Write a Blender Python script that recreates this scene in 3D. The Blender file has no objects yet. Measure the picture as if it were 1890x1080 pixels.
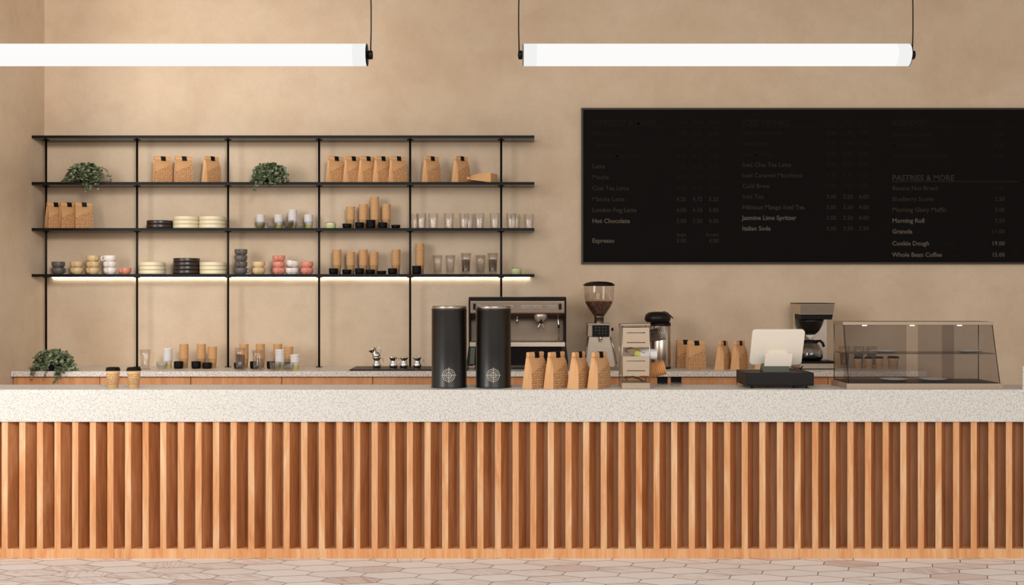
import bpy, bmesh, math, random
from math import sin, cos, pi, radians as R
from mathutils import Vector, Matrix
random.seed(7)
C = bpy.context.scene.collection
F = 2047.0                       # focal length in pixels of the 1890x1080 frame
def wx(px, Y): return (px - 945) * Y / F
def wz(py, Y): return 1.6 - (py - 540) * Y / F
def sz(n, Y): return n * Y / F

# ------------------------------------------------------------ materials
def lin(c):
    r = []
    for v in c:
        v /= 255.0
        r.append(v / 12.92 if v <= .04045 else ((v + .055) / 1.055) ** 2.4)
    return (r[0], r[1], r[2], 1)
def newmat(name):
    m = bpy.data.materials.new(name); m.use_nodes = True
    nt = m.node_tree; b = nt.nodes['Principled BSDF']
    return m, nt, b
def simple(name, rgb, rough=.5, metal=0, emis=0, spec=.5, coat=0):
    m, nt, b = newmat(name)
    b.inputs['Base Color'].default_value = lin(rgb)
    b.inputs['Roughness'].default_value = rough
    b.inputs['Metallic'].default_value = metal
    b.inputs['Specular IOR Level'].default_value = spec
    b.inputs['Coat Weight'].default_value = coat
    if emis:
        b.inputs['Emission Color'].default_value = lin(rgb); b.inputs['Emission Strength'].default_value = emis
    # faint procedural variation of the roughness
    n = nt.nodes.new('ShaderNodeTexNoise'); n.inputs['Scale'].default_value = 60
    mr = nt.nodes.new('ShaderNodeMapRange')
    mr.inputs[3].default_value = max(0, rough - .04); mr.inputs[4].default_value = min(1, rough + .04)
    nt.links.new(n.outputs[0], mr.inputs[0]); nt.links.new(mr.outputs[0], b.inputs['Roughness'])
    return m
def N(nt, t, **kw):
    n = nt.nodes.new(t)
    for k, v in kw.items(): setattr(n, k, v)
    return n
def mix(nt, fac, a, b, blend='MIX'):
    n = N(nt, 'ShaderNodeMix', data_type='RGBA', blend_type=blend)
    if isinstance(fac, (int, float)): n.inputs[0].default_value = fac
    else: nt.links.new(fac, n.inputs[0])
    for i, v in ((6, a), (7, b)):
        if isinstance(v, tuple): n.inputs[i].default_value = v
        else: nt.links.new(v, n.inputs[i])
    return n.outputs[2]
def math_(nt, op, a, b=None, c=None):
    n = N(nt, 'ShaderNodeMath', operation=op)
    for i, v in enumerate((a, b, c)):
        if v is None: continue
        if isinstance(v, (int, float)): n.inputs[i].default_value = v
        else: nt.links.new(v, n.inputs[i])
    return n.outputs[0]
def coords(nt, scale=(1, 1, 1), kind='Object', rot=(0, 0, 0)):
    tc = N(nt, 'ShaderNodeTexCoord'); mp = N(nt, 'ShaderNodeMapping')
    mp.inputs['Scale'].default_value = scale; mp.inputs['Rotation'].default_value = rot
    nt.links.new(tc.outputs[kind], mp.inputs[0]); return mp.outputs[0]
def noise(nt, vec, scale, detail=4, rough=.6, dist=0):
    n = N(nt, 'ShaderNodeTexNoise'); n.inputs['Scale'].default_value = scale
    n.inputs['Detail'].default_value = detail; n.inputs['Roughness'].default_value = rough
    n.inputs['Distortion'].default_value = dist
    nt.links.new(vec, n.inputs['Vector']); return n.outputs[0]
def ramp(nt, fac, stops):
    n = N(nt, 'ShaderNodeValToRGB'); cr = n.color_ramp
    while len(cr.elements) < len(stops): cr.elements.new(.5)
    for e, (p, c) in zip(cr.elements, stops): e.position = p; e.color = c
    nt.links.new(fac, n.inputs[0]); return n.outputs[0]
def bump(nt, b, h, strength=.2, dist=.01):
    n = N(nt, 'ShaderNodeBump'); n.inputs['Strength'].default_value = strength; n.inputs['Distance'].default_value = dist
    nt.links.new(h, n.inputs['Height']); nt.links.new(n.outputs[0], b.inputs['Normal'])

def plaster_mat(name, a, b_, c):
    m, nt, b = newmat(name); v = coords(nt)
    big = noise(nt, v, 1.3, 5, .6, .3); fine = noise(nt, v, 45, 4, .7)
    col = ramp(nt, big, [(.3, lin(a)), (.5, lin(b_)), (.72, lin(c))])
    med = ramp(nt, noise(nt, v, 7, 8, .7, .4), [(.42, (0, 0, 0, 1)), (.7, (1, 1, 1, 1))])
    col = mix(nt, math_(nt, 'MULTIPLY', med, .16), col, lin((150, 132, 108)))
    col = mix(nt, math_(nt, 'MULTIPLY', fine, .14), col, lin((120, 92, 70)))
    nt.links.new(col, b.inputs['Base Color']); b.inputs['Roughness'].default_value = .85
    b.inputs['Specular IOR Level'].default_value = .2
    bump(nt, b, noise(nt, v, 14, 6, .65), .25, .01)
    return m
def terrazzo_mat(name, base, speck, dark, s=1.0):
    m, nt, b = newmat(name); v = coords(nt)
    n1 = noise(nt, v, 110 * s, 3, .6, .8); n2 = noise(nt, v, 150 * s, 2, .5)
    f1 = ramp(nt, n1, [(.50, (0, 0, 0, 1)), (.57, (1, 1, 1, 1))])
    f2 = ramp(nt, n2, [(.63, (0, 0, 0, 1)), (.68, (1, 1, 1, 1))])
    col = mix(nt, f1, lin(base), lin(speck)); col = mix(nt, f2, col, lin(dark))
    nt.links.new(col, b.inputs['Base Color']); b.inputs['Roughness'].default_value = .35
    return m
def wood_mat(name, a, b_, c, along='z', rough=.5, gs=1.0):
    m, nt, b = newmat(name)
    s = {'z': (26, 26, 1.3), 'x': (1.3, 26, 26)}[along]
    v = coords(nt, tuple(q * gs for q in s)); v2 = coords(nt, (7, 7, .9) if along == 'z' else (.9, 7, 7))
    g = noise(nt, v, 3.2, 5, .65, .5); big = noise(nt, v2, 1.1, 4, .65, 1.2)
    f = math_(nt, 'ADD', math_(nt, 'MULTIPLY', g, .4), math_(nt, 'MULTIPLY', big, .6))
    col = ramp(nt, f, [(.36, lin(a)), (.5, lin(b_)), (.64, lin(c))])
    nt.links.new(col, b.inputs['Base Color']); b.inputs['Roughness'].default_value = rough
    b.inputs['Specular IOR Level'].default_value = .3
    bump(nt, b, g, .1, .002)
    return m
def bean_mat(name, paper, ink, cell, lo, hi, slope=0.0, rough=.7):
    """kraft paper printed with coffee beans; UV in metres, print between v=lo and v=hi+slope*u"""
    m, nt, b = newmat(name)
    tc = N(nt, 'ShaderNodeTexCoord'); sc = N(nt, 'ShaderNodeVectorMath', operation='SCALE')
    sc.inputs['Scale'].default_value = 1 / cell; nt.links.new(tc.outputs['UV'], sc.inputs[0])
    vo = N(nt, 'ShaderNodeTexVoronoi', voronoi_dimensions='2D'); vo.inputs['Scale'].default_value = 1
    vo.inputs['Randomness'].default_value = .4; nt.links.new(sc.outputs[0], vo.inputs['Vector'])
    d = N(nt, 'ShaderNodeVectorMath', operation='SUBTRACT')
    nt.links.new(sc.outputs[0], d.inputs[0]); nt.links.new(vo.outputs['Position'], d.inputs[1])
    sepc = N(nt, 'ShaderNodeSeparateColor'); nt.links.new(vo.outputs['Color'], sepc.inputs[0])
    rot = N(nt, 'ShaderNodeVectorRotate', rotation_type='Z_AXIS'); nt.links.new(d.outputs[0], rot.inputs['Vector'])
    nt.links.new(math_(nt, 'MULTIPLY', sepc.outputs[0], 6.28), rot.inputs['Angle'])
    sx = N(nt, 'ShaderNodeSeparateXYZ'); nt.links.new(rot.outputs[0], sx.inputs[0])
    ex = math_(nt, 'DIVIDE', sx.outputs[0], .29); ey = math_(nt, 'DIVIDE', sx.outputs[1], .38)
    e = math_(nt, 'ADD', math_(nt, 'MULTIPLY', ex, ex), math_(nt, 'MULTIPLY', ey, ey))
    inside = math_(nt, 'LESS_THAN', e, 1.0)
    line = math_(nt, 'GREATER_THAN', math_(nt, 'ABSOLUTE', sx.outputs[0]), .035)
    f = math_(nt, 'MULTIPLY', inside, line)
    suv = N(nt, 'ShaderNodeSeparateXYZ'); nt.links.new(tc.outputs['UV'], suv.inputs[0])
    lim = math_(nt, 'ADD', math_(nt, 'MULTIPLY', suv.outputs[0], slope), hi)
    f = math_(nt, 'MULTIPLY', f, math_(nt, 'LESS_THAN', suv.outputs[1], lim))
    f = math_(nt, 'MULTIPLY', f, math_(nt, 'GREATER_THAN', suv.outputs[1], lo))
    pn = noise(nt, coords(nt), 40, 3, .6)
    pc = mix(nt, pn, lin(paper), lin(tuple(q * .93 for q in paper)))
    col = mix(nt, math_(nt, 'MULTIPLY', f, .85), pc, lin(ink))
    nt.links.new(col, b.inputs['Base Color']); b.inputs['Roughness'].default_value = rough
    b.inputs['Specular IOR Level'].default_value = .25
    return m
def thin_glass(name, tint, refl=.08, rough=.05, edge=.35):
    """thin clear sheet: tinted transparency with a fresnel gloss"""
    m = bpy.data.materials.new(name); m.use_nodes = True; nt = m.node_tree; nt.nodes.clear()
    out = N(nt, 'ShaderNodeOutputMaterial'); tr = N(nt, 'ShaderNodeBsdfTransparent'); gl = N(nt, 'ShaderNodeBsdfGlossy')
    tr.inputs[0].default_value = (tint[0], tint[1], tint[2], 1); gl.inputs['Roughness'].default_value = rough
    lw = N(nt, 'ShaderNodeLayerWeight'); lw.inputs['Blend'].default_value = .25
    mr = N(nt, 'ShaderNodeMapRange'); mr.inputs[3].default_value = refl; mr.inputs[4].default_value = edge
    nt.links.new(lw.outputs['Facing'], mr.inputs[0])
    ms = N(nt, 'ShaderNodeMixShader'); nt.links.new(mr.outputs[0], ms.inputs[0])
    nt.links.new(tr.outputs[0], ms.inputs[1]); nt.links.new(gl.outputs[0], ms.inputs[2]); nt.links.new(ms.outputs[0], out.inputs[0])
    return m
def steel_mat(name, rgb, rough=.3, brushed=(1, 1, 60)):
    m, nt, b = newmat(name); v = coords(nt, brushed)
    n = noise(nt, v, 12, 3, .6)
    nt.links.new(mix(nt, n, lin(rgb), lin(tuple(q * .88 for q in rgb))), b.inputs['Base Color'])
    b.inputs['Metallic'].default_value = 1
    mr = N(nt, 'ShaderNodeMapRange'); mr.inputs[3].default_value = rough - .06; mr.inputs[4].default_value = rough + .06
    nt.links.new(n, mr.inputs[0]); nt.links.new(mr.outputs[0], b.inputs['Roughness'])
    return m
def floor_mat():
    m, nt, b = newmat('marble hexagon tile')
    at = N(nt, 'ShaderNodeAttribute', attribute_name='tile'); sc = N(nt, 'ShaderNodeSeparateColor'); nt.links.new(at.outputs['Color'], sc.inputs[0])
    tc = N(nt, 'ShaderNodeTexCoord'); rot = N(nt, 'ShaderNodeVectorRotate', rotation_type='Z_AXIS')
    nt.links.new(tc.outputs['Object'], rot.inputs['Vector'])
    nt.links.new(math_(nt, 'MULTIPLY_ADD', sc.outputs[0], 1.5, .2), rot.inputs['Angle'])
    off = N(nt, 'ShaderNodeVectorMath', operation='ADD'); nt.links.new(rot.outputs[0], off.inputs[0])
    cm = N(nt, 'ShaderNodeVectorMath', operation='SCALE'); cm.inputs['Scale'].default_value = 9; nt.links.new(at.outputs['Color'], cm.inputs[0]); nt.links.new(cm.outputs[0], off.inputs[1])
    mp = N(nt, 'ShaderNodeMapping'); mp.inputs['Scale'].default_value = (1.4, 22, 1); nt.links.new(off.outputs[0], mp.inputs[0])
    n = noise(nt, mp.outputs[0], 2.6, 4, .6, .5)
    vein = ramp(nt, n, [(.36, lin((230, 224, 220))), (.5, lin((242, 240, 238))), (.58, lin((204, 186, 176))), (.68, lin((240, 238, 236)))])
    base = mix(nt, math_(nt, 'GREATER_THAN', sc.outputs[1], .25), lin((240, 238, 236)), vein)
    pink = math_(nt, 'MULTIPLY', math_(nt, 'GREATER_THAN', sc.outputs[2], .84), math_(nt, 'MULTIPLY', n, .6))
    col = mix(nt, pink, base, lin((190, 140, 128)))
    col = mix(nt, math_(nt, 'MULTIPLY', sc.outputs[2], .16), col, lin((190, 170, 155)))
    nt.links.new(col, b.inputs['Base Color']); b.inputs['Roughness'].default_value = .45
    return m

M = {}
M['wall'] = plaster_mat('tan plaster', (201, 177, 151), (208, 187, 162), (214, 194, 171))
M['ceil'] = plaster_mat('ceiling plaster', (225, 205, 180), (230, 212, 190), (235, 218, 198))
M['terrazzo'] = terrazzo_mat('white terrazzo', (215, 212, 206), (186, 182, 176), (164, 159, 151))
M['terrazzo2'] = terrazzo_mat('grey terrazzo', (222, 214, 205), (172, 163, 154), (150, 138, 128), 1.1)
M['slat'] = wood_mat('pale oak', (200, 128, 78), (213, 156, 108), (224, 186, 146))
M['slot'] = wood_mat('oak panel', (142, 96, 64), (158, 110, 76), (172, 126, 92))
M['slatshade'] = wood_mat('oak slat side shade', (146, 84, 44), (172, 106, 62), (192, 130, 86))  # same oak made darker: shade of the side faces put into the colour
M['plinth'] = wood_mat('oak plinth', (196, 124, 70), (212, 154, 104), (222, 178, 134))
M['cabinet'] = wood_mat('cabinet oak', (182, 120, 76), (198, 140, 94), (210, 156, 112))
M['black'] = simple('black metal', (8, 7, 6), .5, spec=.2)
M['blackshelf'] = simple('black shelf metal', (12, 10, 9), .28, spec=.6)
M['matte'] = simple('matte black plastic', (7, 6, 6), .55, spec=.2)
M['soft'] = simple('black plastic', (20, 14, 10), .4, spec=.28)
M['canister'] = simple('satin black enamel', (11, 8, 5), .34, spec=.6)
M['board'] = simple('menu board black', (9, 6, 5), .7, spec=.1)
M['boardframe'] = simple('menu board frame', (46, 38, 26), .5)
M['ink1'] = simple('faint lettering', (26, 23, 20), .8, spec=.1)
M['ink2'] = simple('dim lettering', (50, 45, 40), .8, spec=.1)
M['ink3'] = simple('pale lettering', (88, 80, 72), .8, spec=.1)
M['emblem'] = simple('printed emblem', (205, 195, 182), .5)
M['steel'] = steel_mat('brushed steel', (186, 176, 164), .3)
M['steelh'] = steel_mat('brushed steel across', (214, 200, 184), .34, (1, 1, 30))
M['steeld'] = steel_mat('dull steel', (128, 114, 100), .4)
M['steelg'] = steel_mat('satin steel', (150, 138, 124), .42)
M['steelf'] = steel_mat('polished flask steel', (190, 176, 160), .24, (60, 60, 1))
M['cupclear'] = thin_glass('clear cup', (.84, .80, .77), .16, .26, .6)
M['chrome'] = simple('chrome', (215, 210, 204), .1, 1)
M['pale'] = steel_mat('bright steel', (206, 196, 182), .35); M['pale'].node_tree.nodes['Principled BSDF'].inputs['Metallic'].default_value = .7
M['bronze'] = steel_mat('champagne steel', (186, 166, 144), .45); M['bronze'].node_tree.nodes['Principled BSDF'].inputs['Metallic'].default_value = .6
M['kraft'] = simple('kraft paper', (214, 166, 118), .75, spec=.25)
M['kraftf'] = bean_mat('printed kraft paper', (208, 160, 112), (112, 68, 38), .0140, -.1, .122, .5)
M['cupk'] = bean_mat('printed kraft cup', (230, 182, 130), (128, 80, 46), .0105, .002, .036)
M['cupbig'] = bean_mat('printed takeaway cup', (232, 190, 140), (138, 88, 50), .0115, .018, .088)
M['rim'] = simple('paper rim', (220, 170, 120), .7)
M['white'] = simple('white paper', (236, 232, 230), .6)
M['lime'] = simple('lime band', (226, 230, 172), .6)
def cupwhite():
    m, nt, b = newmat('white cup with lime base')
    tc = N(nt, 'ShaderNodeTexCoord'); s = N(nt, 'ShaderNodeSeparateXYZ'); nt.links.new(tc.outputs['UV'], s.inputs[0])
    g = ramp(nt, math_(nt, 'FRACT', math_(nt, 'MULTIPLY', s.outputs[0], 9)), [(.2, lin((206, 222, 120))), (.8, lin((238, 214, 120)))])
    nt.links.new(mix(nt, math_(nt, 'LESS_THAN', s.outputs[1], .031), lin((236, 232, 230)), g), b.inputs['Base Color'])
    b.inputs['Roughness'].default_value = .55; return m
M['cupw'] = cupwhite()
M['clear'] = thin_glass('clear glass', (.965, .955, .945), .05, .08, .4)
M['ribbed'] = thin_glass('ribbed clear plastic', (.975, .955, .935), .10, .13, .45)
M['smoke'] = thin_glass('smoked plastic', (.78, .75, .73), .06, .1, .3)
M['pet'] = thin_glass('clear plastic lid', (.965, .965, .965), .08, .12, .5)
M['case'] = thin_glass('tinted case glass', (.74, .72, .71), .02, .03, .12)
M['casedoor'] = thin_glass('tinted sliding glass', (.66, .64, .63), .02, .03, .1)
M['caseshelf'] = thin_glass('tinted shelf glass', (.55, .5, .46), .08, .05, .5)
M['smoke2'] = thin_glass('lightly smoked plastic', (.90, .885, .87), .08, .12, .4)
M['hopper'] = thin_glass('hopper plastic', (.86, .80, .74), .05, .06, .5)
M['carafe'] = thin_glass('carafe glass', (.62, .58, .54), .08, .04, .5)
M['grey'] = simple('charcoal stoneware', (92, 86, 82), .5)
M['sand'] = simple('sand stoneware', (212, 184, 138), .45)
M['whitec'] = simple('white stoneware', (232, 224, 218), .4)
M['pink'] = simple('pink stoneware', (214, 136, 116), .45)
M['cream'] = simple('cream stoneware', (222, 210, 176), .45)
M['dark'] = simple('dark brown stoneware', (44, 32, 27), .35)
M['pos'] = simple('warm white plastic', (232, 222, 208), .4)
M['posd'] = simple('grey green plastic', (74, 80, 70), .4)
M['tubelight'] = simple('glowing diffuser', (252, 251, 249), .6, emis=.99, spec=0); M['tubelight'].node_tree.nodes['Principled BSDF'].inputs['Base Color'].default_value = (.01, .01, .01, 1)
M['tubeend'] = simple('glowing end sleeve', (242, 242, 240), .6, emis=.98, spec=0); M['tubeend'].node_tree.nodes['Principled BSDF'].inputs['Base Color'].default_value = (.01, .01, .01, 1)
M['led'] = simple('warm led', (255, 246, 232), .5, emis=16)
M['leds'] = simple('case led', (255, 246, 230), .5, emis=4)
M['soil'] = simple('potting soil', (40, 30, 24), .9)
M['stem'] = simple('plant stem', (74, 78, 50), .7)
def leaf_mat():
    m, nt, b = newmat('ivy leaf'); n = noise(nt, coords(nt), 38, 2, .5)
    nt.links.new(ramp(nt, n, [(.35, lin((54, 66, 46))), (.5, lin((98, 112, 80))), (.66, lin((158, 166, 134)))]), b.inputs['Base Color'])
    b.inputs['Roughness'].default_value = .45; return m
M['leaf'] = leaf_mat()
def beans_mat():
    m, nt, b = newmat('roasted beans'); vo = N(nt, 'ShaderNodeTexVoronoi'); vo.inputs['Scale'].default_value = 130
    nt.links.new(coords(nt), vo.inputs['Vector'])
    nt.links.new(ramp(nt, vo.outputs['Distance'], [(.1, lin((178, 134, 116))), (.42, lin((96, 62, 50))), (.75, lin((34, 20, 16)))]), b.inputs['Base Color'])
    b.inputs['Roughness'].default_value = .35
    inv = math_(nt, 'SUBTRACT', 1, vo.outputs['Distance']); bump(nt, b, inv, 1, .004); return m
M['beans'] = beans_mat()
M['floor'] = floor_mat()
M['grout'] = simple('floor grout', (120, 98, 84), .9)

# ------------------------------------------------------------ mesh helpers
def box(bm, x0, x1, y0, y1, z0, z1, bev=0, mi=0):
    vs = [bm.verts.new((x, y, z)) for z in (z0, z1) for y in (y0, y1) for x in (x0, x1)]
    fs = [bm.faces.new([vs[i] for i in q]) for q in ((0, 2, 3, 1), (4, 5, 7, 6), (0, 1, 5, 4), (2, 6, 7, 3), (0, 4, 6, 2), (1, 3, 7, 5))]
    for f in fs: f.material_index = mi
    if bev:
        es = list({e for f in fs for e in f.edges})
        bmesh.ops.bevel(bm, geom=es, offset=bev, segments=2, affect='EDGES', profile=.5)
    return bm
def prism(bm, pts, a0, a1, axis='x', bev=0, mi=0):
    """extrude polygon pts along an axis; pts are (y,z) for x, (x,z) for y, (x,y) for z"""
    def P(p, a): return {'x': (a, p[0], p[1]), 'y': (p[0], a, p[1]), 'z': (p[0], p[1], a)}[axis]
    A = [bm.verts.new(P(p, a0)) for p in pts]; B = [bm.verts.new(P(p, a1)) for p in pts]
    fs = [bm.faces.new(A), bm.faces.new(B[::-1])]
    n = len(pts)
    for i in range(n): fs.append(bm.faces.new([A[i], B[i], B[(i + 1) % n], A[(i + 1) % n]]))
    for f in fs: f.material_index = mi
    bmesh.ops.recalc_face_normals(bm, faces=fs)
    if bev:
        es = list({e for f in fs for e in f.edges})
        bmesh.ops.bevel(bm, geom=es, offset=bev, segments=2, affect='EDGES', profile=.5)
    return bm
def lathe(bm, prof, n=32, c=(0, 0, 0), ribs=0, rib=0.0, axis=None, uv=True, mi=None):
    """revolve (r,z) profile about z; UV in metres"""
    L = bm.loops.layers.uv.verify()
    rings = []
    T = Matrix.Translation(c)
    if axis is not None: T = T @ axis
    for r, z in prof:
        ring = []
        for i in range(n):
            a = 2 * pi * i / n
            rr = r + (rib * (1 if i % 2 else -1) if ribs and r > 1e-6 else 0)
            ring.append(bm.verts.new(T @ Vector((rr * sin(a), -rr * cos(a), z))))
        rings.append(ring)
    rm = max(r for r, z in prof)
    for k in range(len(prof) - 1):
        for i in range(n):
            j = (i + 1) % n
            f = bm.faces.new([rings[k][i], rings[k][j], rings[k + 1][j], rings[k + 1][i]])
            f.smooth = True
            if mi: f.material_index = mi[k]
            for lo, (ii, kk) in zip(f.loops, ((i, k), (i + 1, k), (i + 1, k + 1), (i, k + 1))):
                lo[L].uv = (2 * pi * ii / n * rm, prof[kk][1])
    for k in (0, len(prof) - 1):
        if prof[k][0] < 1e-6: bmesh.ops.remove_doubles(bm, verts=rings[k], dist=1e-5)
    return bm
def tube(bm, pts, r, n=8, closed=False, taper=None):
    pts = [Vector(p) for p in pts]; rings = []
    m = len(pts); up = None
    for i, p in enumerate(pts):
        if closed: t = pts[(i + 1) % m] - pts[i - 1]
        else: t = pts[min(i + 1, m - 1)] - pts[max(i - 1, 0)]
        t.normalize()
        if up is None:
            up = Vector((0, 0, 1)) if abs(t.z) < .9 else Vector((1, 0, 0))
        s = t.cross(up)
        if s.length < 1e-4: s = t.orthogonal()
        s.normalize(); u = s.cross(t).normalized(); up = u
        rr = r if taper is None else r * (1 + (taper - 1) * i / max(1, m - 1))
        rings.append([bm.verts.new(p + (s * cos(2 * pi * k / n) + u * sin(2 * pi * k / n)) * rr) for k in range(n)])
    for i in range(m if closed else m - 1):
        A, B = rings[i], rings[(i + 1) % m]
        for k in range(n):
            f = bm.faces.new([A[k], A[(k + 1) % n], B[(k + 1) % n], B[k]]); f.smooth = True
    if not closed:
        bm.faces.new(rings[0][::-1]); bm.faces.new(rings[-1])
    return bm
def cyl(bm, p, q, r, n=20): return tube(bm, [p, q], r, n)
def disc(bm, c, r, n=24, normal='y', h=.002, rx=None):
    """thin flat round plate facing -Y (or up)"""
    if normal == 'y': return tube(bm, [(c[0], c[1], c[2]), (c[0], c[1] + h, c[2])], r, n)
    return tube(bm, [(c[0], c[1], c[2]), (c[0], c[1], c[2] + h)], r, n)
def rrect(w, h, r, n=5):
    pts = []
    for cx, cz, a0 in ((w/2-r, h/2-r, 0), (-w/2+r, h/2-r, 90), (-w/2+r, -h/2+r, 180), (w/2-r, -h/2+r, 270)):
        for i in range(n + 1):
            a = R(a0 + 90 * i / n); pts.append((cx + r * cos(a), cz + r * sin(a)))
    return pts
def bmn(): return bmesh.new()
def obj(name, bm, mat, parent=None, loc=None, rot=None, recalc=False):
    if recalc: bmesh.ops.recalc_face_normals(bm, faces=bm.faces[:])
    me = bpy.data.meshes.new(name); bm.to_mesh(me); bm.free()
    for m in (mat if isinstance(mat, (list, tuple)) else [mat]): me.materials.append(m)
    o = bpy.data.objects.new(name, me); C.objects.link(o)
    if parent: o.parent = parent
    if loc: o.location = loc
    if rot: o.rotation_euler = rot
    return o
def tag(o, label, cat, group=None):
    o['label'] = label; o['category'] = cat
    if group: o['group'] = group
    return o
def thing(name, label, cat, loc=(0, 0, 0), rot=(0, 0, 0), group=None):
    o = bpy.data.objects.new(name, None); o.empty_display_size = .05; C.objects.link(o)
    o.location = loc; o.rotation_euler = rot
    return tag(o, label, cat, group)
def struct(name, bm, m):
    o = obj(name, bm, m); o['kind'] = 'structure'; return o
def dup(src, label, loc, rot=(0, 0, 0), group=None, scale=None):
    r = src.copy(); C.objects.link(r); r.location = loc; r.rotation_euler = rot; r['label'] = label
    if group: r['group'] = group
    if scale: r.scale = scale
    for ch in list(src.children):
        c = ch.copy(); C.objects.link(c); c.parent = r
        for g in list(ch.children):
            d = g.copy(); C.objects.link(d); d.parent = c
    return r
class Proto:
    """the first placing uses the source object itself, later ones copy it"""
    def __init__(s, make): s.make = make; s.src = None
    def put(s, label, loc, rot=(0, 0, 0), group=None, scale=None):
        if s.src is None:
            s.src = o = s.make(); o.location = loc; o.rotation_euler = rot; o['label'] = label
            if group: o['group'] = group
            if scale: o.scale = scale
            return o
        return dup(s.src, label, loc, rot, group, scale)
ORD = ['bottom', 'second', 'third', 'fourth', 'fifth', 'sixth', 'seventh', 'eighth', 'ninth', 'tenth', 'eleventh', 'twelfth', 'thirteenth', 'fourteenth', 'fifteenth', 'sixteenth', 'seventeenth', 'eighteenth', 'nineteenth']
def ordn(i, n):
    if n == 1: return 'single'
    if i == n - 1: return 'topmost'
    if i == 0: return 'bottommost'
    return ORD[i] + ' from bottom'

# ------------------------------------------------------------ layout constants
DW = 8.80                      # back wall
XL = wx(82, DW)                # left wall
CT = 1.017                     # counter height
YF = 6.655; YFB = 7.02         # front counter slab
YR = 8.20                      # rear counter front
YS = 8.56                      # shelf front
SZ = [wz(250, YS), wz(336, YS), wz(421, YS), wz(506, YS)]

# ------------------------------------------------------------ room
b = bmn(); box(b, XL - .2, 9.5, DW, DW + .2, 0, 4.3); struct('wall_back', b, M['wall'])
b = bmn(); box(b, XL - .2, XL, 7.4, DW, 0, 4.3); struct('wall_left', b, M['wall'])
b = bmn(); box(b, XL - .2, 9.5, 5.2, DW + .2, 4.3, 4.4); struct('ceiling', b, M['ceil'])
# floor: elongated hexagon tiles on a grout bed
vA, vB, vC = Vector((-.026, -.072)), Vector((.13, -.062)), Vector((.18, .035))
v1, v2 = vC + vB, vA + vB
b = bmn(); cl = b.loops.layers.color.new('tile')
box(b, -6.5, 9.5, -3, DW + .2, -.05, -.002, mi=1)
for i in range(-60, 70):
    for j in range(-95, 95):
        P = Vector((0, 6)) + v1 * i + v2 * j
        if not (-6.4 < P.x < 9.2 and 3.6 < P.y < 8.7): continue
        pts = [P]
        for d in (vC, vB, vA, -vC, -vB): pts.append(pts[-1] + d)
        c = sum(pts, Vector((0, 0))) / 6
        q = [b.verts.new((c.x + (p.x - c.x) * (1 - .0022 / .15), c.y + (p.y - c.y) * (1 - .0022 / .06), 0)) for p in pts]
        f = b.faces.new(q)
        if f.normal.z < 0: pass
        col = (random.random(), random.random(), random.random(), 1)
        for lo in f.loops: lo[cl] = col
bmesh.ops.recalc_face_normals(b, faces=[f for f in b.faces if f.material_index == 0])
for f in b.faces:
    f.normal_update()
    if f.material_index == 0 and f.normal.z < 0: f.normal_flip()
struct('floor', b, [M['floor'], M['grout']])

# ------------------------------------------------------------ front counter
XE = 4.4
t = thing('front_counter', 'long service counter fronted with slanted pale wood slats', 'counter', (0, YF, 0))
b = bmn(); pitch = 32.52 * 6.67 / F; sw = 11.2 * 6.67 / F; x0 = wx(3, 6.67); dp = .0627; sk = .047
k = 0
for k in range(-7, 75):
    xa = x0 + k * pitch
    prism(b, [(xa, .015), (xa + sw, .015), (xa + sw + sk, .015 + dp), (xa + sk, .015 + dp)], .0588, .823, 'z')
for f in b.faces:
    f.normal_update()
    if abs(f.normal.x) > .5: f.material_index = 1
obj('slat_front', b, [M['slat'], M['slatshade']], t)
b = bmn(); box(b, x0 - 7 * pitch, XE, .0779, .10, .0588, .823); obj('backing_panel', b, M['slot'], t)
b = bmn(); box(b, x0 - 7 * pitch, XE, .015, .10, 0, .0588, .001); obj('plinth', b, M['plinth'], t)
b = bmn(); box(b, x0 - 7 * pitch, XE, .10, .34, 0, .823); obj('carcass', b, M['cabinet'], t)
t = thing('counter_top', 'thick pale speckled terrazzo worktop on the slatted front counter', 'countertop', (0, YF, CT))
b = bmn(); box(b, x0 - 7 * pitch - .02, XE + .02, 0, YFB - YF, .823 - CT, 0, .003); obj('terrazzo_slab', b, M['terrazzo'], t)
b = bmn(); box(b, wx(1888.3, YF), XE + .02, YF, YF + .014, CT, CT + .14, .002); struct('trim_1', b, M['terrazzo'])

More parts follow.
